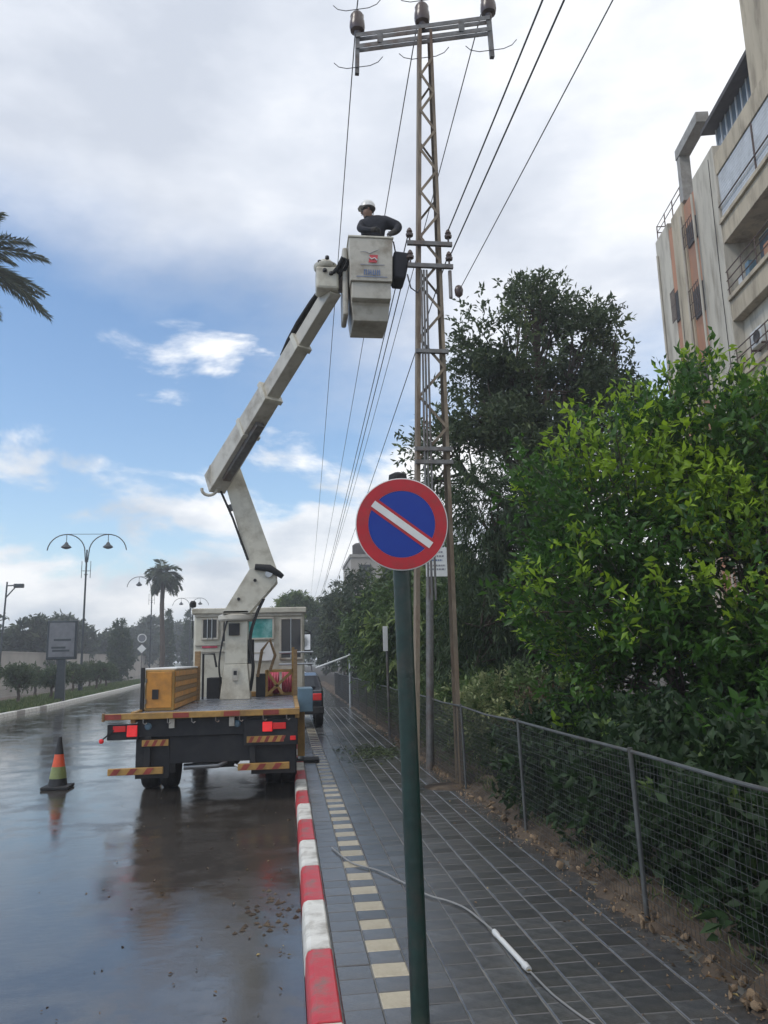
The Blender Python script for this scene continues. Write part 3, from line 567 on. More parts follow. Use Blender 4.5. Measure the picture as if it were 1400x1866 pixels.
# ------------------------------------------------------------------ lattice power pole
TB = (2.08, 11.1, 0.05)
def tower_x(z): return 1.765+(2.205-1.765)*min(z, 12.)/11.7, 2.39
def make_tower():
    T = empty('lattice_power_pole', TB, 'tall rusty steel lattice power pole with three insulators, beside the bucket', 'power pole')
    for s in (0, 1):
        mb = MB(); w = .058
        for (dy0, dy1, wx) in ((-.13, -.118, 1.), (.118, .13, 1.)):      # flanges
            xa, xb = tower_x(0)[s], tower_x(12.2)[s]
            mb.hexa([(xa-w/2, 11.1+dy0, -.1), (xa+w/2, 11.1+dy0, -.1), (xa+w/2, 11.1+dy1, -.1), (xa-w/2, 11.1+dy1, -.1)], [(xb-w*.4, 11.1+dy0*.8, 12.2), (xb+w*.4, 11.1+dy0*.8, 12.2), (xb+w*.4, 11.1+dy1*.8, 12.2), (xb-w*.4, 11.1+dy1*.8, 12.2)])
        o = -w/2 if s == 0 else w/2-.012
        mb.hexa([(xa+o, 10.983, -.1), (xa+o+.012, 10.983, -.1), (xa+o+.012, 11.217, -.1), (xa+o, 11.217, -.1)], [(xb+o, 11.01, 12.2), (xb+o+.012, 11.01, 12.2), (xb+o+.012, 11.19, 12.2), (xb+o, 11.19, 12.2)])
        mb.build('leg', 'rust', T)
    z = 4.7; k = 0
    while z < 11.6:
        st = .62-.026*z; a, b = tower_x(z), tower_x(z+st)
        mb = MB(); p0 = (a[k % 2], 10.962, z); p1 = (b[1-k % 2], 10.965, z+st); mb.beam(p0, p1, .01, .042, up=(1, 0, 0) if False else (0, 0, 1)); mb.build('brace', 'rust', T)
        if k % 3 == 0 and z > 7:
            mb = MB(); mb.beam((a[1-k % 2], 11.235, z), (b[k % 2], 11.23, z+st), .01, .035); mb.build('brace', 'rust', T)
        z += st; k += 1
    # top crossarm, turned a little
    c = Vector((2.27, 11.1, 12.18)); dx = Vector((math.cos(R_(-15)), math.sin(R_(-15)), 0)); dy = Vector((-dx.y, dx.x, 0))
    arm = MB()
    for dz in (.11, -.11):
        for s in (-.05, .05): arm.beam(c-dx*1.14+dy*s+Vector((0, 0, dz)), c+dx*1.14+dy*s+Vector((0, 0, dz)), .012, .075)
    for s in (-.72, .66): arm.beam(c+dx*s-dy*.062+Vector((0, 0, -.1)), c+dx*s-dy*.062+Vector((0, 0, .1)), .10, .012)
    arm = arm.build('crossarm', 'steel', T)
    for i, s in enumerate((-1.12, 0, 1.12)):
        q = c+dx*s; mb = MB()
        mb.lathe([(.03, .0), (.05, .02), (.06, .1), (.12, .13), (.135, .2), (.13, .3), (.115, .36), (.12, .42), (.09, .47), (.045, .5), (.03, .55)], (q.x, q.y, q.z+.10), 14); mb.build('insulator', 'porcelain', arm, smooth=True)
        if i != 1:
            mb = MB(); mb.beam(q+Vector((0, 0, .1)), q+Vector((.02*(i-1), 0, -.62)), .07, .07); mb.build('end_post', 'steel', arm)
        for zz_ in ((.62, -.52) if i != 1 else (.62, -.5)):
            mb = MB(); h = q+Vector((0, -.05, zz_)); pts = [h+dx*(-.42)+Vector((0, 0, .14)), h+dx*(-.34)+Vector((0, 0, .05)), h+dx*(-.2), h+dx*.2, h+dx*.34+Vector((0, 0, .05)), h+dx*.42+Vector((0, 0, .14))]; mb.tube(pts, .007, 5); mb.build('bird_guard', 'wire', arm)
    for z, y in ((8.2, 10.9), (7.82, 10.9)):
        mb = MB(); mb.box(1.86, 2.58, y+.0, y+.055, z-.035, z+.035); a2 = mb.build('low_crossarm', 'steel', T, bevel=.004)
        for x in (1.9, 2.52):
            for yy in (y+.02,):
                mb = MB(); mb.lathe([(.015, 0), (.015, .07), (.055, .075), (.06, .11), (.035, .13), (.05, .15), (.03, .2), (.012, .22)], (x, yy, z+.036), 12); mb.build('insulator', 'porcelain', a2, smooth=True)
    mb = MB(); mb.tube([(2.53, 10.95, 7.76), (2.53, 10.95, 7.3)], .03, 6); mb.build('drop_bracket', 'steel', T)
    mb = MB(); mb.lathe([(.02, -.1), (.06, -.06), (.07, .02), (.05, .08), (.02, .1)], (2.66, 10.95, 7.42), 12); mb.build('strain_insulator', 'porcelain', T, smooth=True)
    for i, dx_ in enumerate((-.05, 0, .055)):
        mb = MB(); mb.tube([(2.06+dx_, 10.93, 2.6), (2.07+dx_*.9, 10.93, 5), (2.11+dx_*.8, 10.93, 7.75)], .017, 7); mb.build('riser_cable', 'steel', T, smooth=True)
    for z in (4.65, 4.85, 6.4):
        a = tower_x(z); mb = MB(); mb.box(a[0]-.06, a[1]+.06, 10.90, 10.96, z-.03, z+.03); mb.build('clamp', 'steel', T)
    mb = MB(); mb.lathe([(.42, -.2), (.38, -.008), (.30, .012), (.12, .03)], (2.24, 11.15, 0), 24); mb.build('footing', 'soil', T, smooth=True)
    return T
TOWER = make_tower()
T2 = dup_tree(TOWER); T2.location = (TB[0]+2.4, 160, 0); T2['label'] = 'distant lattice power pole far down the street where the wires converge'

# wires
def wire(p0, p1, sag, rad, label, name='power_wire'):
    p0, p1 = Vector(p0), Vector(p1); n = 28; mb = MB()
    mb.tube([p0.lerp(p1, i/n)-Vector((0, 0, sag*4*(i/n)*(1-i/n))) for i in range(n+1)], rad, 5); tag(mb.build(name, 'wire'), label, 'wire', 'overhead wires')
dxx, dyy = math.cos(R_(-15)), math.sin(R_(-15))
for i, (s, nm) in enumerate(((-1.12, 'left'), (0, 'middle'), (1.12, 'right'))):
    p = (2.27+dxx*s, 11.1+dyy*s, 12.86)
    wire(p, (4.6+s*.35, 160, 12.7), 2.4, .011, f'thin wire from the {nm} insulator of the top crossarm away down the street')
    wire(p, (2.5+s*1.2, -34, 12.9), .7, .011, f'short piece of wire leaving the {nm} top insulator upwards out of the picture')
wire((2.52, 10.92, 8.43), (2.35, -34, 8.5), .75, .0105, 'left wire of the bold pair rising right from the low crossarm')
wire((2.56, 10.92, 8.05), (3.0, -34, 8.7), .55, .0105, 'right wire of the bold pair rising right from the low crossarm')
wire((2.66, 10.95, 7.42), (3.9, -34, 8.9), .5, .0065, 'faint outermost wire rising right from the lowest insulator')
wire((1.9, 10.92, 8.43), (4.0, 160, 8.4), .9*2, .010, 'wire from the upper low crossarm running left behind the bucket')
wire((1.9, 10.92, 8.05), (3.9, 160, 7.9), .9*2, .010, 'wire from the lower low crossarm running left behind the bucket')
wire((2.52, 10.92, 8.05), (4.7, 160, 8.2), .9*2, .010, 'wire from the right end of the low crossarm down the street')
mb = MB(); mb.tube([(1.86, 11.0, 7.7), (1.9, 10.95, 7.45), (2.0, 10.93, 7.36), (2.08, 10.93, 7.5)], .012, 6)
tag(mb.build('loose_jumper_cable', 'wire', smooth=True), 'short loose cable looping below the low crossarm of the pole', 'cable')

# ------------------------------------------------------------------ no-parking sign
SG = empty('no_parking_sign', (.655, 4.2, 0), 'round red and blue no-parking sign on a dark green pole', 'traffic sign')
mb = MB(); mb.tube([(.660, 4.2, -.3), (.655, 4.2, .2), (.613, 4.165, 2.775)], .048, 20); mb.build('pole', 'green_pole', SG, smooth=True)
mb = MB(); mb.lathe([(.05, 0), (.053, .01), (.05, .035), (.02, .05)], (.613, 4.165, 2.772), 18); mb.build('pole_cap', 'rubber', SG, smooth=True)
sc = Vector((.617, 4.095, 2.515)); sn_ = Vector((-.10, -1, -.10)).normalized(); sx = Vector((0, 0, 1)).cross(sn_)*-1; sx = sn_.cross(Vector((0, 0, 1))).normalized()*-1
if sx.x < 0: sx = -sx
sy = sx.cross(sn_)*-1
if sy.z < 0: sy = -sy
def disc(r0_, r1_, d0, d1, n=64):
    mb = MB(); P = lambda r, a, d: (sc+sx*r*math.cos(a)+sy*r*math.sin(a)+sn_*d)[:]
    if r0_ <= 0:
        mb.add([P(r1_, 2*math.pi*i/n, d) for d in (d0, d1) for i in range(n)], [tuple(range(n-1, -1, -1)), tuple(range(n, 2*n))]+[(i, (i+1) % n, (i+1) % n+n, i+n) for i in range(n)])
    else:
        vs = [P(r, 2*math.pi*i/n, d) for r, d in ((r0_, d0), (r1_, d0), (r1_, d1), (r0_, d1)) for i in range(n)]; fs = []
        for k in range(4):
            for i in range(n): fs.append((k*n+i, k*n+(i+1) % n, ((k+1) % 4)*n+(i+1) % n, ((k+1) % 4)*n+i))
        mb.add(vs, fs)
    return mb
plate = disc(0, .253, 0, .010).build('sign_plate', 'white_sign', SG, bevel=.002)
disc(0, .182, .0102, .0125).build('blue_field', 'blue_sign', plate)
disc(.183, .247, .0102, .0135).build('red_ring', 'red_sign', plate)
def sbar(hw, L0, L1, d0, d1):
    a = R_(-37); ax = sx*math.cos(a)+sy*math.sin(a); ay = sx*-math.sin(a)+sy*math.cos(a); q = lambda d: [(sc+ax*L0-ay*hw+sn_*d)[:], (sc+ax*L1-ay*hw+sn_*d)[:], (sc+ax*L1+ay*hw+sn_*d)[:], (sc+ax*L0+ay*hw+sn_*d)[:]]
    return MB().hexa(q(d0), q(d1))
sbar(.034, -.186, .186, .0127, .0142).build('red_slash', 'red_sign', plate)
sbar(.019, -.193, .198, .0144, .0158).build('white_slash', 'white_sign', plate)
mb = MB()
for z in (2.40, 2.63): mb.box(.555, .675, 4.118, 4.24, z-.02, z+.02)
mb.build('clamp_band', 'alu', SG, bevel=.004)

# grey post with small white sign behind it
PS = empty('small_plate_sign', (2.30, 12.95, .05), 'grey post with small white lettered plate beside the lattice pole', 'sign')
mb = MB(); mb.tube([(2.30, 12.95, -.2), (2.43, 12.95, 3.66)], .065, 14); mb.build('post', 'steel', PS, smooth=True)
pl = MB(); pl.box(2.335, 2.705, 12.855, 12.868, 3.14, 3.64); pl = pl.build('plate', 'white_sign', PS, bevel=.003)
for k, (z, a, b, mm) in enumerate(((3.56, 2.40, 2.64, 'logo_grey'), (3.49, 2.38, 2.66, 'logo_grey'), (3.42, 2.42, 2.62, 'logo_blue'), (3.33, 2.37, 2.67, 'logo_grey'), (3.265, 2.37, 2.67, 'logo_grey'))):
    mb = MB(); x = a
    rr = random.Random(k)
    while x < b: w = rr.uniform(.02, .05); mb.box(x, min(b, x+w), 12.851, 12.8545, z-.014, z+.014); x += w+.012
    mb.build('text_line', mm, pl)
PS2 = empty('slim_white_marker_post', (2.22, 18, 0), 'slim grey post with narrow white plate by the far fence', 'sign')
mb = MB(); mb.tube([(2.30, 18, -.1), (2.28, 18, 2.5)], .03, 10); mb.build('post', 'steel', PS2)
mb = MB(); mb.box(2.19, 2.30, 17.93, 17.96, 1.95, 2.52); mb.build('plate', 'white_sign', PS2, bevel=.004)
BA = empty('projecting_pipe_arm', (2.36, 30, 0), 'pale pipe arm sticking out from the fence over the far sidewalk', 'barrier arm')
mb = MB(); mb.tube([(2.36, 30, -.1), (2.36, 30, 2.0)], .05, 10); mb.build('post', 'alu', BA); mb = MB(); mb.tube([(2.36, 29.94, 1.93), (1.05, 29.94, 1.48)], .035, 8); mb.build('arm', 'white_sign', BA)

# ------------------------------------------------------------------ mesh fence
FN = empty('mesh_fence', (2.38, 10.7, 0), 'wire mesh fence with grey posts between the sidewalk and the garden', 'fence')
FX = 2.40
posts = [2.64+2.69*i for i in range(0, 15)]
for i, y in enumerate(posts):
    mb = MB(); mb.tube([(FX, y, -.1), (FX-.03, y, 1.145)], .017, 10); mb.build('post', 'fence', FN, smooth=True)
for i in range(len(posts)-1):
    mb = MB(); y0, y1 = posts[i]+.026, posts[i+1]-.026; mb.tube([(FX-.03, y0, 1.12), (FX-.03, (y0+y1)/2, 1.105+.012*math.sin(i*2.)), (FX-.03, y1, 1.12)], .013, 8); mb.build('top_rail', 'fence', FN, smooth=True)
    mb = MB(); st = .052 if i < 4 else .08; x = FX-.012; rr = random.Random(i); rw = .0017 if i < 3 else .003
    z = .07; 
    while z < 1.10:
        bow = rr.uniform(-.012, .012); mb.tube([(x, y0, z), (x-.012+bow*.3, (y0+y1)/2, z+bow), (x, y1, z)], rw, 3, cap=False); z += st
    y = y0+st/2
    while y < y1: mb.tube([(x+.004, y, .06), (x-.008, y+rr.uniform(-.01, .01), .6), (x+.002, y, 1.10)], rw, 3, cap=False); y += st
    tag(mb.build('wire_mesh', 'fence', FN, recalc=False), kind='stuff')

# ------------------------------------------------------------------ the bucket truck
TR = empty('bucket_truck', (-1.02, 14.5, RZ), 'cream and yellow utility bucket truck parked at the kerb with raised boom', 'truck')
def tb(name, m, parent=TR, bevel=.006, *boxes):
    mb = MB()
    for b in boxes: mb.box(*b)
    return mb.build(name, m, parent, bevel=bevel)
# chassis and running gear
tb('chassis_rail', 'chassis', TR, .008, (-1.55, -1.43, 11.6, 18.9, .52, .78)); tb('chassis_rail', 'chassis', TR, .008, (-.62, -.50, 11.6, 18.9, .52, .78))
tb('cross_member', 'chassis', TR, .004, (-1.428, -.622, 11.62, 11.74, .55, .75), (-1.428, -.622, 14.4, 14.5, .55, .75))
mb = MB(); mb.tube([(-2.0, 13.15, .30), (-1.3, 13.15, .30), (-1.2, 13.15, .30), (-.85, 13.15, .30), (-.75, 13.15, .30), (-.05, 13.15, .30)], [.06, .07, .17, .17, .07, .06], 14); mb.build('rear_axle', 'steel', TR, smooth=True)
mb = MB(); mb.tube([(-1.48, 11.75, .335), (-1.0, 11.75, .345), (-.9, 11.8, .40)], [.045, .045, .06], 10); mb.build('exhaust_pipe', 'alu', TR, smooth=True)
for x in (-1.9, -.15):
    mb = MB(); mb.beam((x, 12.5, .62), (x, 13.15, .38), .08, .03); mb.beam((x, 13.15, .38), (x, 13.8, .62), .08, .03); mb.build('leaf_spring', 'chassis', TR)
def wheel(xc, y, rad, w, flip):
    prof = [(rad*.55, -w*.5), (rad*.92, -w*.5), (rad*.985, -w*.40), (rad, -w*.28), (rad, -.012), (rad*.97, -.010), (rad*.97, .010), (rad, .012), (rad, w*.28), (rad*.985, w*.40), (rad*.92, w*.5), (rad*.55, w*.5)]
    mb = MB(); mb.lathe(prof, (xc, y, RZ+rad-.008), 32, 'x'); t = mb.build('tyre', 'rubber', TR, smooth=True)
    mb = MB(); s = -1 if flip else 1; mb.lathe([(rad*.56, s*w*.3), (rad*.56, s*w*.42), (rad*.48, s*w*.40), (rad*.22, s*w*.1), (rad*.2, s*w*.45), (rad*.1, s*w*.47)], (xc, y, RZ+rad-.008), 24, 'x'); mb.build('rim', 'alu', t, smooth=True)
for x in (-2.14, -1.85, -.23, .01): wheel(x, 13.15, .425, .25, x < -1)
for x in (-1.95, -.1): wheel(x, 18.35, .425, .26, x < -1)
for x0, x1 in ((-2.27, -1.70), (-.37, .13)):
    mb = MB(); n = 10; 
    arc = [(13.15+.5*math.cos(math.pi*i/n), .30+.50*math.sin(math.pi*i/n)) for i in range(n+1)]; arc2 = [(13.15+.53*math.cos(math.pi*i/n), .30+.53*math.sin(math.pi*i/n)) for i in range(n, -1, -1)]
    mb.prism(arc+arc2, x0, x1, 'x'); mb.build('mudguard', 'chassis', TR)
    mb = MB(); mb.box(x0, x1, 12.52, 12.535, .16, .80); mb.build('mud_flap', 'rubber', TR)
# deck
dk = tb('deck', 'deck', TR, .004, (-2.12, .10, 11.46, 16.25, 1.06, 1.108))
tb('side_rail', 'yellow', dk, .006, (-2.19, -2.121, 11.46, 16.25, .98, 1.135)); tb('side_rail', 'yellow', dk, .006, (.101, .165, 11.46, 16.25, .98, 1.135))
rb = tb('rear_beam', 'yellow', TR, .008, (-2.53, .165, 11.38, 11.458, 1.035, 1.12))
for x in (-2.52, -1.6, -.9, -.35): tb('hazard_stripe', 'hazard_red', rb, 0, (x, x+.22, 11.372, 11.3795, 1.045, 1.112))
tb('beam_end', 'wood', rb, .004, (-2.56, -2.531, 11.37, 11.47, 1.02, 1.13))
tb('front_deck_edge', 'yellow', dk, .005, (-1.55, .09, 16.0, 16.06, 1.109, 1.2))
tb('underframe', 'chassis', TR, .004, (-2.05, .04, 11.62, 12.4, .80, 1.058), (-2.05, -1.5, 13.75, 16.2, .55, 1.058), (-.5, .04, 13.75, 16.2, .55, 1.058), (-1.9, -.1, 16.0, 16.5, .5, 1.05))
rp_ = tb('rear_panel', 'chassis', TR, .006, (-2.10, .10, 11.50, 11.60, .78, 1.034))
tb('rear_skirt', 'chassis', rp_, .004, (-1.655, -.525, 11.55, 11.59, .41, .779))
for x in (-1.66, -.83): tb('bracket', 'cream_d', rp_, .003, (x, x+.075, 11.44, 11.499, .90, 1.03))
for x in (-1.95, -.72): 
    mb = MB(); mb.lathe([(.045, 0), (.05, -.015), (.03, -.03)], (x, 11.499, .93), 14, 'y'); mb.build('round_reflector', 'bluegrey', rp_)
# tail lamps
lb = tb('lamp_bracket', 'chassis', TR, .006, (-2.50, -2.08, 11.47, 11.58, .76, .97)); tb('brake_lamp', 'tail_lit', lb, .01, (-2.23, -2.09, 11.43, 11.469, .80, .955)); tb('side_lamp', 'tail_red', lb, .006, (-2.42, -2.25, 11.445, 11.469, .87, .95))
mb = MB(); mb.beam((-2.40, 11.46, .90), (-2.56, 11.44, .77), .03, .02); mk_ = mb.build('marker_arm', 'rubber', lb); mb = MB(); mb.lathe([(.01, -.03), (.03, -.02), (.035, 0), (.03, .02), (.01, .03)], (-2.565, 11.435, .755), 12, 'y'); mb.build('marker_lamp', 'tail_red', mk_, smooth=True)
lb = tb('lamp_bracket', 'chassis', TR, .006, (-.62, .14, 11.45, 11.499, .62, .98)); tb('brake_lamp', 'tail_lit', lb, .01, (-.36, -.22, 11.41, 11.449, .81, .945)); tb('side_lamp', 'tail_red', lb, .006, (-.215, -.03, 11.425, 11.449, .84, .93))
tb('fog_lamp', 'tail_red', lb, .006, (.03, .11, 11.425, 11.449, .68, .74))
for x0, x1, p_ in ((-.58, -.06, lb), (-2.02, -1.66, rp_)):
    hz = tb('reflective_plate', 'yellow', p_, .002, (x0, x1, 11.435, 11.4485, .665, .75))
    k = 0; x = x0+.02
    while x < x1-.05: mb = MB(); mb.hexa([(x, 11.431, .668), (x+.05, 11.431, .668), (x+.05, 11.4345, .668), (x, 11.4345, .668)], [(x+.04, 11.431, .747), (x+.09, 11.431, .747), (x+.09, 11.4345, .747), (x+.04, 11.4345, .747)]); mb.build('red_bar', 'hazard_red', hz); x += .11
tb('number_plate', 'amber', lb, .003, (-1.32, -.80, 11.60, 11.615, .84, .95)) if False else None
# underrun bars
for x0, x1, s in ((-2.46, -1.72, 0), (-.70, .02, 1)):
    ub = tb('underrun_bar', 'yellow', TR, .008, (x0, x1, 11.40, 11.47, .295, .385)); k = 0; x = x0+.03
    while x < x1-.1: mb = MB(); mb.hexa([(x, 11.392, .30), (x+.09, 11.392, .30), (x+.09, 11.398, .30), (x, 11.398, .30)], [(x+.06, 11.392, .38), (x+.15, 11.392, .38), (x+.15, 11.398, .38), (x+.06, 11.398, .38)]); mb.build('red_bar', 'hazard_red', ub); x += .22
    tb('hanger', 'chassis', ub, .003, ((x0+x1)/2+.1-s*.3, (x0+x1)/2+.18-s*.3, 11.475, 11.52, .30, .79))
tb('splash_panel', 'chassis', TR, .003, (-2.12, -1.66, 11.56, 11.60, .22, .779)); tb('splash_panel', 'chassis', TR, .003, (-.52, .10, 11.56, 11.60, .22, .779))
# side locker, outrigger and pad on the kerb side
tb('side_locker', 'bluegrey', TR, .01, (.17, .42, 13.5, 14.3, .93, 1.32))
og = tb('outrigger', 'yellow', TR, .006, (.17, .30, 14.45, 14.6, .10, 1.0)); tb('foot_pad', 'rubber', og, .008, (.12, .56, 14.3, 14.75, .012, .05))
mb = MB(); mb.tube([(.23, 14.52, .04), (.23, 14.52, .10)], .05, 12); mb.build('foot_ram', 'alu', og)
og = tb('outrigger', 'yellow', TR, .006, (-2.32, -2.20, 14.45, 14.6, .0, 1.0)); tb('foot_pad', 'rubber', og, .008, (-2.45, -2.1, 14.35, 14.7, RZ+.006, RZ+.05))
# yellow tool locker on the left of the deck
lk = tb('tool_locker', 'yellow', TR, .012, (-2.10, -1.68, 12.0, 14.85, 1.11, 1.70)); tb('lid', 'white_sign', lk, .01, (-2.12, -1.66, 12.1, 14.87, 1.701, 1.73))
tb('rear_door', 'orange', lk, .008, (-2.07, -1.71, 11.975, 11.999, 1.15, 1.67)); tb('latch', 'chassis', lk, .004, (-1.99, -1.90, 11.955, 11.974, 1.28, 1.42))
for k in range(7): tb('side_board', 'wood' if k % 2 else 'orange', lk, .004, (-1.679, -1.665, 12.05, 14.8, 1.13+k*.079, 1.20+k*.079))
tb('corner_post', 'wood', lk, .004, (-1.72, -1.62, 14.86, 14.95, 1.11, 2.0)); tb('corner_post', 'chassis', lk, .004, (-2.16, -2.11, 11.97, 12.03, 1.11, 1.74))
# pedestal
pd = MB(); pd.hexa([(-1.25, 14.75, 1.11), (-.69, 14.75, 1.11), (-.69, 15.3, 1.11), (-1.25, 15.3, 1.11)], [(-1.17, 14.8, 1.75), (-.75, 14.8, 1.75), (-.75, 15.25, 1.75), (-1.17, 15.25, 1.75)])
pd.box(-1.17, -.75, 14.8, 15.25, 1.752, 2.55); pd = pd.build('pedestal', 'cream', TR, bevel=.012)
tb('hatch', 'cream_d', pd, .003, (-1.02, -.92, 14.74, 14.77, 1.45, 1.68)); tb('hatch_hole', 'chassis', pd, 0, (-1.0, -.94, 14.735, 14.739, 1.55, 1.63))
mb = MB(); mb.lathe([(.33, 0), (.36, .03), (.36, .1), (.3, .13)], (-.96, 15.02, 2.551), 24); mb.build('slew_ring', 'cream_d', pd, smooth=True)
tb('control_box', 'chassis', pd, .006, (-1.1, -.9, 14.74, 14.799, 2.28, 2.5)); tb('control_lever_bank', 'chassis', pd, .006, (-.749, -.64, 14.85, 15.1, 1.75, 2.2))
# turntable knuckle: two cheek plates leaning right
for y0 in (14.72, 15.22):
    mb = MB(); mb.prism([(-1.22, 2.69), (-.72, 2.69), (-.20, 3.28), (-.22, 3.52), (-.48, 3.62), (-.72, 3.52)], y0, y0+.05, 'y'); mb.build('turret_cheek', 'cream', TR, bevel=.006)
tb('turret_floor', 'cream_d', TR, .006, (-1.22, -.74, 14.72, 15.27, 2.682, 2.735))
mb = MB(); mb.beam((-.80, 15.0, 2.78), (-.33, 15.0, 3.36), .26, .12); mb.build('lift_cylinder', 'steel', TR, bevel=.01)
mb = MB(); mb.tube([(-.36, 14.66, 3.42), (-.36, 15.33, 3.42)], .07, 14); mb.build('pivot_pin', 'alu', TR, smooth=True)
mb = MB(); mb.tube([(-.62, 14.68, 3.55), (-.35, 14.68, 3.52), (-.18, 14.70, 3.42), (-.10, 14.72, 3.36)], [.06, .075, .06, .045], 10); mb.build('hydraulic_hose_bundle', 'rubber', TR, smooth=True)
for q in ((-.92, 2.95), (-.62, 3.3)):
    mb = MB(); mb.lathe([(.03, 0), (.03, -.02)], (q[0], 14.719, q[1]), 12, 'y'); mb.build('bolt_head', 'chassis', TR)
# lower boom
lo = MB(); lo.beam((-.42, 15.0, 3.36), (-1.13, 15.0, 5.56), .36, .50, .30, .36, up=(1, 0, 0)); lo = lo.build('lower_boom', 'cream', TR, bevel=.015)
for t in (.32, .62):
    p = Vector((-.42, 15, 3.36)).lerp(Vector((-1.13, 15, 5.56)), t); mb = MB(); mb.beam(p-Vector((.28, .0, -.02)), p+Vector((-.18, 0, .05)), .12, .12); mb.build('hose_clamp', 'steel', lo)
mb = MB(); mb.tube([(-.76, 14.8, 3.7), (-1.05, 14.79, 4.5), (-1.36, 14.79, 5.2)], .022, 7); mb.build('boom_hose', 'rubber', lo, smooth=True)
# elbow
E0, E1 = Vector((-1.38, 14.82, 5.24)), Vector((.73, 11.42, 7.62)); ed = (E1-E0).normalized()
for s in (-.19, .19):
    mb = MB(); o = Vector((.42, .68, 0)).normalized()*s
    ctr = [(-1.56, 5.30), (-1.50, 5.52), (-1.28, 5.66), (-1.02, 5.66), (-.98, 5.48), (-1.12, 5.24), (-1.28, 5.08), (-1.44, 5.06)]
    mb.prism(ctr, 14.86+s-.02, 14.86+s+.02, 'y'); mb.build('elbow_cheek', 'cream_d', TR, bevel=.005)
mb = MB(); mb.tube([(-1.14, 14.6, 5.5), (-1.14, 15.12, 5.5)], .075, 16); mb.build('elbow_pin', 'alu', TR, smooth=True)
mb = MB(); mb.tube([(-1.50+.14*math.cos(a), 14.70, 5.06+.12*math.sin(a)) for a in [math.pi*.95+i*math.pi*1.05/10 for i in range(11)]], .03, 8); mb.build('hose_loop', 'cream_d', TR, smooth=True)
# telescopic upper boom
def bsec(name, t0, t1, w, h, m, w2=None, h2=None):
    mb = MB(); mb.beam(E0.lerp(E1, t0), E0.lerp(E1, t1), w, h, w2 or w, h2 or h); return mb.build(name, m, TR, bevel=.012)
ub = bsec('upper_boom', -.02, .50, .34, .44, 'cream_d', .31, .37)
for t in (.30, .495):
    mb = MB(); mb.beam(E0.lerp(E1, t), E0.lerp(E1, t+.02), .36, .44); mb.build('boom_collar', 'cream', ub, bevel=.006)
mb = MB(); q = Vector((0, 0, -.27)); mb.beam(E0.lerp(E1, .10)+q, E0.lerp(E1, .42)+q, .16, .12); mb.build('boom_cylinder', 'steel', ub, bevel=.01)
ub2 = bsec('boom_mid_section', .44, .76, .25, .30, 'cream_d'); mb = MB(); mb.beam(E0.lerp(E1, .745), E0.lerp(E1, .765), .29, .35); mb.build('boom_collar', 'cream', ub2, bevel=.006)
ub3 = bsec('boom_tip_section', .70, 1.0, .20, .25, 'wood'); ub3.data.materials[0] = MT['cream_d']
side = ed.cross(Vector((0, 0, 1))).normalized(); upv = side.cross(ed)
hp = [E0.lerp(E1, t)+upv*o for t, o in ((.66, .17), (.72, .24), (.80, .27), (.90, .24), (.98, .18))]+[Vector((.86, 11.2, 7.86)), Vector((.93, 11.1, 7.98))]
for k in (-.04, .03, .09):
    mb = MB(); mb.tube([p+side*k for p in hp], .03, 8); mb.build('hose', 'rubber', ub3, smooth=True)
# boom head and platform
hd = MB(); hd.box(.44, .80, 11.25, 11.6, 7.55, 7.93, .04); hd = hd.build('boom_head', 'cream', TR)
mb = MB(); mb.lathe([(.17, 0), (.19, .03), (.19, .08), (.12, .12), (.1, .16)], (.60, 11.42, 7.931), 18); mb.build('rotator', 'cream', hd, smooth=True)
for k, (x, y, z) in enumerate(((.50, 11.3, 8.02), (.62, 11.26, 8.08), (.70, 11.3, 7.99), (.58, 11.24, 7.85), (.68, 11.24, 7.80))):
    mb = MB(); mb.lathe([(.025, 0), (.035, .01), (.03, .05), (.015, .06)], (x, y, z-.03), 10); mb.build('hydraulic_fitting', 'chassis', hd)
mb = MB(); mb.beam((.74, 11.5, 7.75), (1.0, 11.5, 7.75), .18, .22); mb.build('platform_arm', 'steel', hd, bevel=.01)
brk = MB(); brk.box(.86, .945, 11.22, 11.75, 7.10, 8.25, .03); brk = brk.build('platform_bracket', 'cream_d', TR)
bk = MB()
o4 = lambda x0, x1, y0, y1, z: [(x0, y0, z), (x1, y0, z), (x1, y1, z), (x0, y1, z)]
def shell(mb, rings):
    base = len(mb.v)
    for rg in rings: mb.v += rg
    for k in range(len(rings)-1):
        for i in range(4): a = base+k*4+i; b = base+k*4+(i+1) % 4; mb.f.append((a, b, b+4, a+4))
shell(bk, [o4(1.03, 1.55, 11.25, 11.92, 7.10), o4(.955, 1.635, 11.0, 12.0, 7.56), o4(.95, 1.64, 10.99, 12.01, 8.29), o4(.985, 1.605, 11.03, 11.97, 8.29), o4(.99, 1.60, 11.05, 11.96, 7.30)]); bk.f.append((16, 17, 18, 19)); bk.f.append((3, 2, 1, 0))
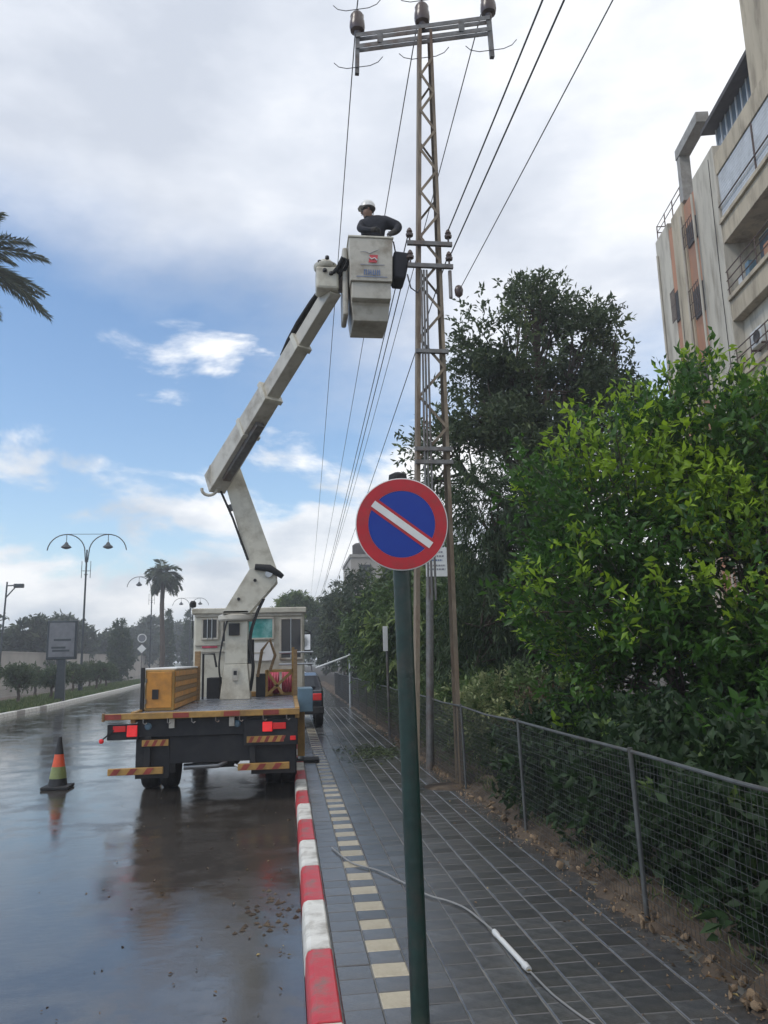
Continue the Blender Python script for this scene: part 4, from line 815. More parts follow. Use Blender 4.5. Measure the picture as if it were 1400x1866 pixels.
# outer tub: upper shell with a recessed lower tub
bk = MB(); shell(bk, [o4(.985, 1.60, 11.03, 11.97, 7.57), o4(.965, 1.62, 11.0, 12.0, 7.57), o4(.950, 1.640, 10.99, 12.01, 8.29), o4(.985, 1.605, 11.03, 11.97, 8.29), o4(.99, 1.60, 11.05, 11.96, 7.30)]); bk.f.append((16, 17, 18, 19))
bk = bk.build('bucket', 'cream_d', TR, bevel=.01)
lw = MB(); shell(lw, [o4(1.02, 1.57, 11.26, 11.93, 7.02), o4(.995, 1.59, 11.20, 11.95, 7.24), o4(.985, 1.60, 11.18, 11.96, 7.28), o4(.985, 1.60, 11.16, 11.97, 7.566)]); lw.f.append((3, 2, 1, 0)); lw.f.append((12, 13, 14, 15)); lw.build('lower_tub', 'cream_d', bk, bevel=.012)
rim = MB()
for b in ((.935, 1.655, 10.975, 11.02, 8.291, 8.325), (.935, 1.655, 11.98, 12.025, 8.291, 8.325), (.935, .98, 11.021, 11.979, 8.291, 8.325), (1.61, 1.655, 11.021, 11.979, 8.291, 8.325)): rim.box(*b)
rim.build('bucket_rim', 'cream', bk, bevel=.008)
# marks on the bucket face: red emblem, line, illegible dark characters
mb = MB(); a = 10.981
mb.hexa([(1.25, a, 7.87), (1.38, a, 7.87), (1.38, a+.003, 7.87), (1.25, a+.003, 7.87)], [(1.27, a, 8.00), (1.40, a, 8.00), (1.40, a+.003, 8.00), (1.27, a+.003, 8.00)]); em = mb.build('red_emblem', 'logo_red', bk)
mb = MB(); mb.tube([(1.26, a-.004, 7.955), (1.30, a-.004, 7.925), (1.345, a-.004, 7.945), (1.385, a-.004, 7.91)], .011, 6); mb.build('emblem_wave', 'white_sign', em)
mb = MB(); mb.tube([(1.27, a-.003, 8.02), (1.33, a-.003, 8.05), (1.42, a-.003, 8.09)], [.008, .007, .003], 5); mb.tube([(1.27, a-.003, 8.02), (1.2, a-.003, 8.05), (1.12, a-.003, 8.04)], [.007, .006, .003], 5); mb.build('emblem_leaf', 'logo_grey', em)
mb = MB(); mb.box(1.12, 1.50, a, a+.003, 7.825, 7.842); mb.build('caption_line', 'logo_grey', bk)
for k in range(4):
    mb = MB(); x = 1.175+k*.068
    mb.box(x, x+.018, a, a+.004, 7.66, 7.75); mb.box(x+.034, x+.05, a, a+.004, 7.66, 7.75); mb.box(x+.018, x+.034, a+.0002, a+.0038, (7.735, 7.70, 7.66, 7.72)[k], (7.75, 7.715, 7.675, 7.735)[k]); mb.build('number_mark', 'logo_blue', bk)
mb = MB(); mb.box(1.06, 1.54, a+.001, a+.004, 7.625, 7.637); mb.build('caption_line', 'logo_blue', bk)
# cab
cbm = MB(); cbm.prism([(16.8, .55), (18.95, .50), (19.05, 1.45), (18.75, 2.55), (18.55, 2.84), (16.8, 2.84)], -1.98, .35, 'x'); cab = cbm.build('cab', 'cream', TR, bevel=.05)
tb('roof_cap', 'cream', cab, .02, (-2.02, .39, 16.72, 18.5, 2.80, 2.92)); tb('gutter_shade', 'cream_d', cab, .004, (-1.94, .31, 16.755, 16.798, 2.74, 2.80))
def rwin(x0, x1, z0, z1, g, bars=0):
    fr = MB(); y0, y1 = 16.745, 16.797
    for b in ((x0-.04, x1+.04, y0, y1, z1, z1+.04), (x0-.04, x1+.04, y0, y1, z0-.04, z0), (x0-.04, x0, y0, y1, z0, z1), (x1, x1+.04, y0, y1, z0, z1)): fr.box(*b)
    fr = fr.build('rear_window', 'cream_d', cab, bevel=.006); tb('pane', g, fr, 0, (x0, x1, 16.775, 16.796, z0, z1))
    for k in range(bars):
        xx = x0+(x1-x0)*(k+1)/(bars+1); mb = MB(); mb.tube([(xx, 16.735, z0-.03), (xx, 16.735, z1+.03)], .012, 6); mb.build('bar', 'alu', fr)
rwin(-1.78, -1.50, 2.30, 2.68, 'dark_glass', 2); rwin(-1.36, -1.24, 2.22, 2.66, 'dark_glass'); rwin(-.86, -.33, 2.28, 2.68, 'teal_glass'); rwin(-.14, .27, 1.85, 2.66, 'dark_glass', 1)
for k in range(2): tb('panel_rib', 'cream_d', cab, .003, (-1.95, -1.25, 16.77, 16.798, 2.0+k*.14, 2.03+k*.14))
tb('vent_panel', 'white_sign', cab, .004, (-.84, -.30, 16.77, 16.798, 1.80, 2.18)); tb('vent_slot', 'cream_d', cab, .002, (-.82, -.5, 16.76, 16.769, 1.95, 1.98))
tb('marker_light_strip', 'pink', cab, .003, (-1.80, -1.48, 16.775, 16.798, 2.09, 2.13))
for s, x in ((-1, -2.05), (1, .42)):
    mb = MB(); mb.tube([(x-.07*s, 18.5, 2.5), (x+.1*s, 18.6, 2.45), (x+.12*s, 18.6, 1.9)], .015, 6); ma = mb.build('mirror_arm', 'rubber', cab); mb = MB(); mb.box(x+.02*s-.1, x+.02*s+.1, 18.56, 18.64, 2.0, 2.42, .02); mb.build('mirror', 'rubber', ma)
    mb = MB(); mb.box(x+.02*s-.085, x+.02*s+.085, 18.545, 18.559, 2.03, 2.39); mb.build('mirror_glass', 'mirror', ma)
mb = MB(); mb.tube([(-2.02, 17.0, 2.3), (-2.03, 17.0, 2.98)], .012, 6); bs = mb.build('beacon_stem', 'rubber', cab); mb = MB(); mb.lathe([(.05, 0), (.07, .02), (.07, .1), (.04, .14)], (-2.03, 17.0, 2.96), 12); mb.build('beacon', 'rubber', bs)
tb('side_window', 'dark_glass', cab, .002, (.351, .362, 17.2, 18.4, 1.9, 2.6)); tb('side_window', 'dark_glass', cab, .002, (-1.992, -1.981, 17.2, 18.4, 1.9, 2.6))
tb('windscreen', 'dark_glass', cab, .002, (-1.8, .2, 18.86, 18.9, 1.65, 2.3))
# guard frame, hose reel and gear between pedestal and cab
gf = MB()
for p0, p1 in (((.10, 15.6, 1.11), (.10, 15.6, 2.05)), ((-.42, 15.6, 1.11), (-.42, 15.6, 1.62)), ((-.42, 15.6, 1.60), (.10, 15.6, 1.60)), ((-.40, 15.6, 1.15), (.08, 15.6, 1.58)), ((-.40, 15.6, 1.58), (-.1, 15.6, 1.15))): gf.beam(p0, p1, .055, .055)
gf = gf.build('guard_frame', 'yellow', TR, bevel=.005)
tb('guard_post', 'wood', gf, .006, (.105, .175, 15.1, 15.18, 1.14, 2.0)); 
for z in (1.72, 1.95): mb = MB(); mb.tube([(-.18, 15.66, z), (.5, 15.66, z)], .02, 8); mb.build('hand_rail', 'alu', gf)
for k, (x, y, c) in enumerate(((-.30, 16.0, 'pink'), (.0, 16.1, 'pink'))):
    mb = MB()
    for q in range(5): mb.tube([(x-.10+q*.05, y+.2*math.cos(a), 1.36+.2*math.sin(a)) for a in [i*2*math.pi/16 for i in range(17)]], .028, 6, cap=False)
    mb.build('hose_coil', c, TR, smooth=True)
tb('battery_box', 'chassis', TR, .01, (-.62, -.44, 15.5, 16.0, 1.11, 1.55)); tb('valve_block', 'chassis', TR, .01, (-1.55, -1.30, 15.4, 15.9, 1.11, 1.5))
mb = MB(); mb.tube([(-1.6, 15.2, 1.11), (-1.6, 15.2, 1.95), (-1.4, 15.2, 1.95), (-1.35, 15.2, 1.7)], .022, 7); mb.build('hook_rail', 'chassis', TR, smooth=True)
mb = MB(); mb.tube([(-.58, 15.3, 1.5), (-.5, 15.25, 2.0), (-.35, 15.3, 2.2), (-.25, 15.4, 1.9), (-.35, 15.4, 1.6)], .03, 7); mb.build('coiled_line', 'wood', TR, smooth=True)
tb('step_box', 'yellow', TR, .008, (-1.2, -.3, 15.75, 16.0, 1.111, 1.2))

for k, x in enumerate((-.72, -.69, -1.21)):
    mb = MB(); mb.tube(smooth_pts([(x, 14.9+.05*k, 1.25), (x+.06*(1 if k < 2 else -1), 14.8, 1.7), (x, 14.78, 2.2), (x+.1, 14.76, 2.62), (x+.25, 14.74, 2.95)]), .018, 6); mb.build('pedestal_hose', 'rubber', TR, smooth=True)
for k in range(7):
    x = -2.0+k*.33; mb = MB(); mb.tube([(x, 11.375, 1.04), (x, 11.37, .985), (x+.03, 11.37, .965), (x+.05, 11.375, .985)], .008, 5); mb.build('lashing_hook', 'steel', rb)
for z in (1.25, 1.55):
    mb = MB(); mb.tube([(-2.08, 11.97, z-.03), (-2.08, 11.97, z+.03)], .012, 6); mb.build('hinge', 'steel', lk)
mb = MB(); mb.tube(smooth_pts([(-1.45, 11.7, .70), (-1.3, 11.68, .52), (-1.05, 11.68, .47), (-.85, 11.68, .60)]), .014, 6); mb.build('air_line', 'rubber', TR, smooth=True)
mb = MB(); mb.tube(smooth_pts([(-.75, 11.55, .36), (-.62, 11.5, .31), (-.5, 11.5, .33)]), .02, 6); mb.build('tow_shackle', 'alu', TR, smooth=True)
# tool bag hanging on the bucket
bg_ = empty('tool_bag', (1.78, 11.1, 7.67), 'black canvas tool bag hanging from the right side of the bucket', 'bag')
mb = MB(); mb.hexa([(1.66, 11.05, 7.67), (1.84, 11.05, 7.66), (1.84, 11.45, 7.66), (1.66, 11.45, 7.67)], [(1.66, 11.02, 8.12), (1.93, 11.02, 8.09), (1.93, 11.5, 8.09), (1.66, 11.5, 8.12)]); mb.build('bag_body', 'bag', bg_, bevel=.035)
mb = MB(); mb.tube([(1.70, 11.1, 8.1), (1.67, 11.1, 8.3), (1.62, 11.1, 8.345), (1.58, 11.1, 8.2)], .012, 6); mb.tube([(1.70, 11.4, 8.1), (1.67, 11.4, 8.3), (1.62, 11.4, 8.345), (1.58, 11.4, 8.2)], .012, 6); mb.build('strap', 'bag', bg_)

# ------------------------------------------------------------------ lineman in the bucket
PE = empty('person', (1.33, 11.45, 7.31), 'person in dark jacket and white helmet working in the raised bucket', 'person')
def skin_mesh(nodes, edges, root, sub=2):
    me = bpy.data.meshes.new('tmp'); names = list(nodes); me.from_pydata([nodes[k][:3] for k in names], [(names.index(a), names.index(b)) for a, b in edges], [])
    ob = bpy.data.objects.new('tmp', me); COL.objects.link(ob); ob.modifiers.new('s', 'SKIN'); sb = ob.modifiers.new('b', 'SUBSURF'); sb.levels = sub; sb.render_levels = sub
    for i, k in enumerate(names):
        v = me.skin_vertices[0].data[i]; rr = nodes[k][3]; v.radius = rr if isinstance(rr, tuple) else (rr, rr); v.use_root = (k == root)
    dg = bpy.context.evaluated_depsgraph_get(); dg.update(); nm = bpy.data.meshes.new_from_object(ob.evaluated_get(dg)); bpy.data.objects.remove(ob); return nm
N_ = {}
N_['pelvis'] = (1.36, 11.48, 8.20, (.17, .13)); N_['waist'] = (1.36, 11.47, 8.36, (.155, .12)); N_['chest'] = (1.38, 11.42, 8.62, (.22, .17)); N_['upper'] = (1.40, 11.40, 8.79, (.19, .15)); N_['neck'] = (1.32, 11.40, 8.87, .07)
N_['headb'] = (1.29, 11.38, 8.94, .085); N_['head'] = (1.295, 11.385, 9.03, .10)
N_['sR'] = (1.58, 11.40, 8.83, .115); N_['eR'] = (1.81, 11.34, 8.72, .085); N_['wR'] = (1.72, 11.22, 8.55, .055); N_['hR'] = (1.665, 11.19, 8.50, .040); N_['kR'] = (1.635, 11.17, 8.475, .03)
N_['sL'] = (1.20, 11.38, 8.76, .08); N_['eL'] = (1.14, 11.20, 8.56, .06); N_['wL'] = (1.32, 11.06, 8.47, .042); N_['hL'] = (1.37, 11.035, 8.455, .040); N_['kL'] = (1.40, 11.02, 8.45, .03)
N_['hipL'] = (1.27, 11.49, 8.10, .10); N_['kneeL'] = (1.25, 11.46, 7.74, .075); N_['ankL'] = (1.24, 11.5, 7.40, .055); N_['toeL'] = (1.24, 11.36, 7.345, .045)
N_['hipR'] = (1.45, 11.49, 8.10, .10); N_['kneeR'] = (1.46, 11.46, 7.74, .075); N_['ankR'] = (1.46, 11.5, 7.40, .055); N_['toeR'] = (1.46, 11.36, 7.345, .045)
ED = [('pelvis', 'waist'), ('waist', 'chest'), ('chest', 'upper'), ('upper', 'neck'), ('neck', 'headb'), ('headb', 'head'), ('upper', 'sR'), ('sR', 'eR'), ('eR', 'wR'), ('wR', 'hR'), ('hR', 'kR'), ('upper', 'sL'), ('sL', 'eL'), ('eL', 'wL'), ('wL', 'hL'), ('hL', 'kL'),
      ('pelvis', 'hipL'), ('hipL', 'kneeL'), ('kneeL', 'ankL'), ('ankL', 'toeL'), ('pelvis', 'hipR'), ('hipR', 'kneeR'), ('kneeR', 'ankR'), ('ankR', 'toeR')]
# fingers: four and a thumb per gloved hand
for sd_, d, up_ in (('R', Vector((-.75, -.45, -.5)).normalized(), Vector((.3, -.8, .3))), ('L', Vector((.8, -.45, -.2)).normalized(), Vector((.2, .6, .7)))):
    k = Vector(N_['k'+sd_][:3]); ac = d.cross(up_).normalized()
    for i in range(4):
        b = k+ac*(.012*(i*2-3)); L = (.036, .042, .040, .031)[i]; a_, c_ = f'f{sd_}{i}a', f'f{sd_}{i}b'
        N_[a_] = (*(b+d*L), .010); N_[c_] = (*(b+d*L*1.7+Vector((0, 0, -.03))), .008); ED += [('k'+sd_, a_), (a_, c_)]
    h = Vector(N_['h'+sd_][:3]); N_['t'+sd_] = (*(h+ac*.045+d*.02), .011); N_['u'+sd_] = (*(h+ac*.055+d*.05), .009); ED += [('h'+sd_, 't'+sd_), ('t'+sd_, 'u'+sd_)]
pm_ = skin_mesh(N_, ED, 'pelvis'); pm_.materials.clear()
for k in ('jacket', 'trousers', 'skin', 'glove', 'rubber'): pm_.materials.append(MT[k])
for p in pm_.polygons:
    c = p.center; p.use_smooth = True; i = 0
    if c.z < 8.18: i = 1
    if c.z < 7.48: i = 4
    if c.z > 8.885 and abs(c.x-1.3) < .14: i = 2
    for s_ in 'RL':
        w, h = Vector(N_['w'+s_][:3]), Vector(N_['h'+s_][:3])
        if (c-w).dot((h-w).normalized()) > -.005 and (c-h).length < .16: i = 3
    p.material_index = i
for v in pm_.vertices: v.co -= Vector((1.33, 11.45, 7.31))
pb_ = bpy.data.objects.new('body', pm_); COL.objects.link(pb_); pb_.parent = PE
hc = Vector((1.30, 11.39, 9.065))
mb = MB(); prof = [(.128*math.cos(a), .13*math.sin(a)) for a in [i*math.pi/2/8 for i in range(8)]]+[(.01, .131)]; mb.lathe([(.118, -.02), (.132, -.018)]+prof, hc, 22); hm = mb.build('helmet', 'helmet', PE, smooth=True)
mb = MB(); mb.prism([(hc.x-.06, hc.y-.10), (hc.x-.14, hc.y-.08), (hc.x-.165, hc.y+.02), (hc.x-.14, hc.y+.10), (hc.x-.06, hc.y+.12)], hc.z-.016, hc.z-.004, 'z'); mb.build('peak', 'helmet', hm, bevel=.004)
mb = MB(); mb.tube([(hc.x-.10, hc.y, hc.z-.02), (hc.x-.085, hc.y-.02, hc.z-.13), (hc.x-.0, hc.y-.05, hc.z-.18), (hc.x+.085, hc.y, hc.z-.13), (hc.x+.10, hc.y+.02, hc.z-.02)], .008, 6); mb.build('chin_strap', 'rubber', hm)
fx = hc.x-.10
mb = MB(); mb.lathe([(.004, -.03), (.016, -.012), (.014, .0), (.004, .02)], (fx, hc.y+.02, hc.z-.075), 8); mb.build('nose', 'skin', PE, smooth=True)
for s in (-.035, .035): mb = MB(); mb.lathe([(.003, -.008), (.009, 0), (.003, .008)], (fx+.012, hc.y+.015+s, hc.z-.05), 8); mb.build('eye', 'hair', PE, smooth=True)
mb = MB(); mb.box(fx+.002, fx+.014, hc.y-.01, hc.y+.045, hc.z-.122, hc.z-.114); mb.build('mouth', 'hazard_red', PE)
for s in (-.09, .10): mb = MB(); mb.lathe([(.008, -.03), (.02, 0), (.008, .03)], (hc.x+.005, hc.y+s, hc.z-.06), 8); mb.build('ear', 'skin', PE, smooth=True)
mb = MB(); mb.lathe([(.06, -.09), (.098, -.05), (.104, -.018)], (hc.x+.022, hc.y-.012, hc.z), 14); mb.build('hair', 'hair', PE, smooth=True)

# ------------------------------------------------------------------ traffic cone
CN = empty('traffic_cone', (-3.66, 13.44, RZ), 'orange traffic cone with pale green band on the wet road', 'traffic cone')
mb = MB(); c0 = (-3.66, 13.44, RZ)
mb.box(-3.66-.21, -3.66+.21, 13.44-.21, 13.44+.21, RZ+.004, RZ+.05, .012); mb.build('base', 'rubber', CN)
def cr(z): return .155-.128*z/.78
for z0, z1, m, e in ((.05, .16, 'rubber', 0), (.16, .34, 'cone_g', .003), (.34, .53, 'cone_o', 0), (.53, .80, 'rubber', .0)):
    mb = MB(); mb.lathe([(cr(z0)+e, z0), (cr(z1)+e, z1-.0005)], c0, 24); mb.build('cone_band', {'rubber': 'chassis'}.get(m, m), CN, smooth=True)

# ------------------------------------------------------------------ parked car ahead of the truck
CR = empty('parked_car', (.1, 23.4, 0), 'dark parked car half hidden ahead of the truck, wheels on the sidewalk', 'car')
cb = MB()
prof = [(21.3, .38), (21.25, .75), (21.4, .98), (21.75, 1.02), (22.1, 1.36), (22.6, 1.44), (23.5, 1.42), (24.2, 1.02), (25.2, .90), (25.4, .65), (25.35, .35)]
n = len(prof); xs = [-.78, -.72, .88, .94]
def cw(z): return .10 if z > 1.1 else 0
for x in (-.80, .94):
    cb.v += [(x+(cw(z) if x < 0 else -cw(z)), y, z) for y, z in prof]
cb.f.append(tuple(range(n))); cb.f.append(tuple(range(2*n-1, n-1, -1)))
for i in range(n): cb.f.append((i, i+n, (i+1) % n+n, (i+1) % n))
cbo = cb.build('body', 'carpaint', CR, bevel=.06)
mb = MB(); mb.hexa([(-.6, 21.74, 1.06), (.74, 21.74, 1.06), (.70, 22.06, 1.34), (-.56, 22.06, 1.34)], [(-.6, 21.71, 1.07), (.74, 21.71, 1.07), (.70, 22.03, 1.36), (-.56, 22.03, 1.36)]); mb.build('rear_window', 'dark_glass', CR)
for x0, x1 in ((-.74, -.5), (.64, .90)): mb = MB(); mb.box(x0, x1, 21.22, 21.33, .72, .90, .02); mb.build('tail_lamp', 'tail_red', CR)
mb = MB(); mb.box(-.82, .96, 21.17, 21.36, .36, .56, .03); mb.build('bumper', 'rubber', CR); mb = MB(); mb.box(-.15, .37, 21.155, 21.169, .6, .71); mb.build('number_plate', 'amber', CR)
for x in (-.72, .86):
    for y in (22.0, 24.5):
        mb = MB(); mb.lathe([(.18, -.1), (.28, -.1), (.31, -.07), (.31, .07), (.28, .1), (.18, .1)], (x, y, .305), 24, 'x'); t = mb.build('tyre', 'rubber', CR, smooth=True); mb = MB(); mb.lathe([(.18, -.09), (.18, .09)], (x, y, .305), 20, 'x'); mb.build('rim', 'alu', t)

# ------------------------------------------------------------------ cable on the pavement and litter
CB = empty('power_cable', (1.06, 6.2, 0), 'pale cable with a white inline connector lying across the sidewalk', 'cable')
zc_ = .014
mb = MB(); mb.tube(smooth_pts([(.42, 7.9, zc_), (.56, 7.3, zc_), (.77, 6.98, zc_), (.92, 6.6, zc_), (1.06, 6.22, zc_), (1.18, 6.05, zc_), (1.27, 5.85, zc_), (1.32, 5.55, zc_), (1.34, 5.32, zc_+.008)]), .007, 8); mb.build('cable', 'cable', CB, smooth=True)
mb = MB(); mb.tube([(1.34, 5.33, .022), (1.341, 5.27, .022), (1.341, 5.265, .022), (1.368, 4.76, .022), (1.368, 4.755, .022), (1.372, 4.69, .022)], [.018, .02, .016, .016, .022, .018], 12); mb.build('connector', 'ac', CB, smooth=True)
mb = MB(); mb.tube(smooth_pts([(1.371, 4.70, .02), (1.40, 4.45, .008), (1.42, 4.31, .008), (1.48, 4.05, .008), (1.6, 3.7, .008)]), .006, 8); mb.build('lead', 'cable', CB, smooth=True)
rs = np.random.RandomState(8)
def litter(name, n, fx, m, label, size, parent=None):
    P = np.array([fx(rs) for _ in range(n)]); d = nrm(np.c_[rs.normal(size=(n, 2)), rs.normal(size=n)*.15]); s = rs.uniform(.5, 1.3, n)*size
    o = leaf_mesh(name, P, d, s, s*.5, m, None, rs.uniform(size=n), (rs.uniform(size=n) < .12)*1., rs, up=3, fold=.3); return tag(o, label, 'leaf litter', kind='stuff')
litter('road_leaf_litter', 130, lambda r: (np.clip(.02-abs(r.normal())*.9, -5, .06), 3.2+r.uniform()**1.5*11, RZ+.006), 'dead_leaf', 'scattered wet dead leaves on the road near the kerb', .032)
litter('sidewalk_leaf_litter', 900, lambda r: (np.clip(2.52-abs(r.normal())*.16-(r.uniform() < .08)*r.uniform()*1.5, .35, 2.7), 3.6+r.uniform()**1.4*16, .012+.05*r.uniform()), 'dead_leaf', 'scattered dead leaves on the sidewalk along the dirt edge', .034)
litter('leaf_pile', 500, lambda r: (1.75+r.normal()*.28, 15.3+r.normal()*.5, .01+abs(r.normal())*.02), 'leaf_dark', 'low pile of cut twigs and leaves on the far sidewalk', .09)
mb = MB()
for i in range(60): 
    x, y = -.16+rs.normal()*.12, 6.5+rs.normal()*.32; s = rs.uniform(.008, .03); mb.add([(x-s, y-s, RZ+.002), (x+s, y-s*.5, RZ+.002), (x+s*.3, y+s, RZ+.002), (x, y, RZ+s*.7)], [(0, 1, 3), (1, 2, 3), (2, 0, 3)])
tag(mb.build('mud_clumps', 'soil', recalc=False), 'brown mud clumps in the gutter beside the red kerb', 'mud', kind='stuff')

# ------------------------------------------------------------------ vegetation on the right
tree('citrus_tree', (5.0, 8.9, .1), 'broad bright green broadleaf tree with yellow-green tips behind the fence', [(5.3, 9.0, 4.25, 1.1, 1.1, 1.1), (4.1, 8.9, 3.45, 1.25, 1.1, 1.35), (5.7, 8.2, 3.3, 1.4, 1.2, 1.4), (3.75, 8.5, 2.35, 1.1, 1.0, 1.0), (5.1, 7.8, 2.2, 1.4, 1.0, 1.2), (6.7, 8.8, 3.5, 1.3, 1.2, 1.3), (6.4, 7.4, 2.1, 1.2, 1.0, 1.2), (4.1, 8.0, 1.4, 1.1, .9, .8), (5.4, 7.2, 1.2, 1.2, .9, .8)],
     4000, 15, .128, .056, 'leaf_citrus', 21, twig=.40, youngf=.30, gapt=-1.0, gapf=1.25, fine=True, trunk_r=.12, fork=.3, twigs=True, inner=.4, upb=.6)
tree('broadleaf_shrub', (4.65, 5.9, .1), 'dark glossy leafy shrub close behind the fence at the right edge', [(4.75, 6.0, 1.75, .75, .7, .75), (4.35, 6.0, 1.0, .8, .6, .6), (5.3, 5.6, 1.6, .8, .7, .9), (4.9, 5.5, .8, .8, .7, .6), (3.9, 5.2, .8, .7, .7, .6), (4.2, 4.6, .8, .7, .7, .7)],
     1000, 13, .13, .06, 'leaf_citrus', 33, cat='shrub', twig=.32, youngf=.07, gapt=-1.4, fine=True, trunk_r=.05, twigs=True, upb=.4)
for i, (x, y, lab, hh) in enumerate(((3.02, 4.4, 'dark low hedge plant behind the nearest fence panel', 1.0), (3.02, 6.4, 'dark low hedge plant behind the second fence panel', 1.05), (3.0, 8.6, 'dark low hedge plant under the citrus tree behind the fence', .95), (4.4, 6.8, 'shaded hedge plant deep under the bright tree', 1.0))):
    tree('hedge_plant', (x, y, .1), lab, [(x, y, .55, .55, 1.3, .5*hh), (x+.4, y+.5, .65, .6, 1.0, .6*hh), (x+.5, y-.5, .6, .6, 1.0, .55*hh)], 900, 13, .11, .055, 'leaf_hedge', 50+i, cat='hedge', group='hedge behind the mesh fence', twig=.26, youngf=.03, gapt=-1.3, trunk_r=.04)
tree('flowering_bush', (3.35, 11.3, .1), 'pale green rounded bush with light blossoms beside the lattice pole', [(3.3, 11.4, 1.0, .65, .7, .55), (3.8, 11.0, 1.05, .6, .6, .5), (3.0, 11.9, .8, .5, .6, .5)], 620, 13, .075, .04, 'leaf_bush', 61, cat='bush', twig=.2, youngf=.4, gapt=-1.4, trunk_r=.04)
tree('reddish_bush', (3.35, 10.2, .1), 'small reddish brown dry bush in front of the pale bush', [(3.4, 10.2, .95, .35, .4, .38), (3.3, 10.1, .6, .35, .4, .35)], 260, 12, .06, .02, 'leaf_red', 62, cat='bush', twig=.2, youngf=.2, gapt=-1.5, trunk_r=.03)
tree('tall_dark_tree', (5.9, 17, .1), 'tall dark evergreen tree with ragged crown left of the apartment block', [(6.05, 17, 10.0, .75, .8, .75), (5.1, 16.7, 9.2, 1.1, 1.1, .95), (7.0, 17, 9.1, 1.2, 1.2, 1.0), (8.0, 17, 8.7, .65, .7, 1.0), (4.5, 16.6, 7.6, 1.0, 1.1, 1.0), (6.0, 16.6, 7.9, 1.5, 1.3, 1.1), (7.6, 17.3, 7.2, 1.2, 1.2, 1.0), (5.2, 16.4, 6.1, 1.5, 1.3, 1.2), (6.8, 16.5, 5.6, 1.5, 1.3, 1.2), (3.5, 16.5, 6.2, .8, .8, .8)],
     3000, 13, .16, .065, 'leaf_dark', 71, twig=.42, youngf=.15, gapt=-.25, gapf=1.0, trunk_r=.2, fork=.55, inner=.35)
tree('weeping_conifer', (3.9, 14.2, .1), 'dark drooping conifer right behind the lattice pole', [(3.9, 14.0, 4.3, .75, .8, 1.3), (4.7, 14.1, 3.7, .9, .9, 1.7), (3.45, 13.7, 2.3, .65, .7, 1.3), (4.4, 13.6, 1.9, .9, .8, 1.2), (5.4, 14.2, 2.6, .9, .9, 1.6)],
     2600, 14, .17, .028, 'leaf_cypress', 72, twig=.4, upb=-.25, droop=.9, youngf=.06, gapt=-1.2, trunk_r=.14, fork=.3)
for i, (x, y, h, r, lab, mm) in enumerate(((3.7, 17.5, 3.4, 1.15, 'feathery green street tree just left of the sign pole', 'leaf_olive'), (3.6, 20.5, 3.5, 1.2, 'second feathery tree from the sign along the far fence', 'leaf_olive'), (3.9, 24.5, 4.1, 1.45, 'third tree from the sign along the far fence', 'leaf_cypress'), (3.7, 29.5, 4.2, 1.5, 'fourth tree from the sign along the far fence', 'leaf_olive'), (3.9, 36, 4.8, 1.8, 'fifth tree from the sign along the far fence', 'leaf_far'), (4.2, 46, 5.4, 2.2, 'sixth tree from the sign along the far fence', 'leaf_far'), (4.3, 60, 5.8, 2.4, 'seventh tree from the sign along the far fence', 'leaf_far'), (4.0, 84, 6.5, 3.0, 'second to last tree of the row along the far fence', 'leaf_far'), (3.6, 120, 7.5, 3.6, 'last tree of the row along the far fence', 'leaf_far'), (5.8, 26, 5.6, 1.7, 'taller tree set back behind the far fence row', 'leaf_olive'))):
    tree('fence_row_tree', (x, y, .1), lab, lobes_round((x, y, h*.62), r, 7, 90+i, (1, 1, 1.45)), 900, 13, .17+.003*y, .045+.001*y, mm, 90+i, group='trees along the far fence', twig=.4, upb=-.1, droop=.45, youngf=.25, gapt=-1.0, trunk_r=.1, fork=.35)
for i, (y, lab) in enumerate(((13.0, 'low green bush behind the fence beside the lattice pole'), (15.3, 'low green bush behind the fence left of the sign pole'), (18.5, 'low green bush at the foot of the feathery tree'), (23, 'far low bush behind the fence'), (28, 'farthest low bush behind the fence'))):
    tree('low_bush', (3.0, y, .1), lab, [(3.0, y, .75, .5, 1.2, .6), (3.4, y+.8, .8, .6, 1.2, .7)], 420, 12, .11, .045, 'leaf_bush' if i % 2 == 0 else 'leaf_olive', 120+i, cat='bush', group='low bushes behind the far fence', twig=.25, youngf=.1, gapt=-1.4, trunk_r=.04)

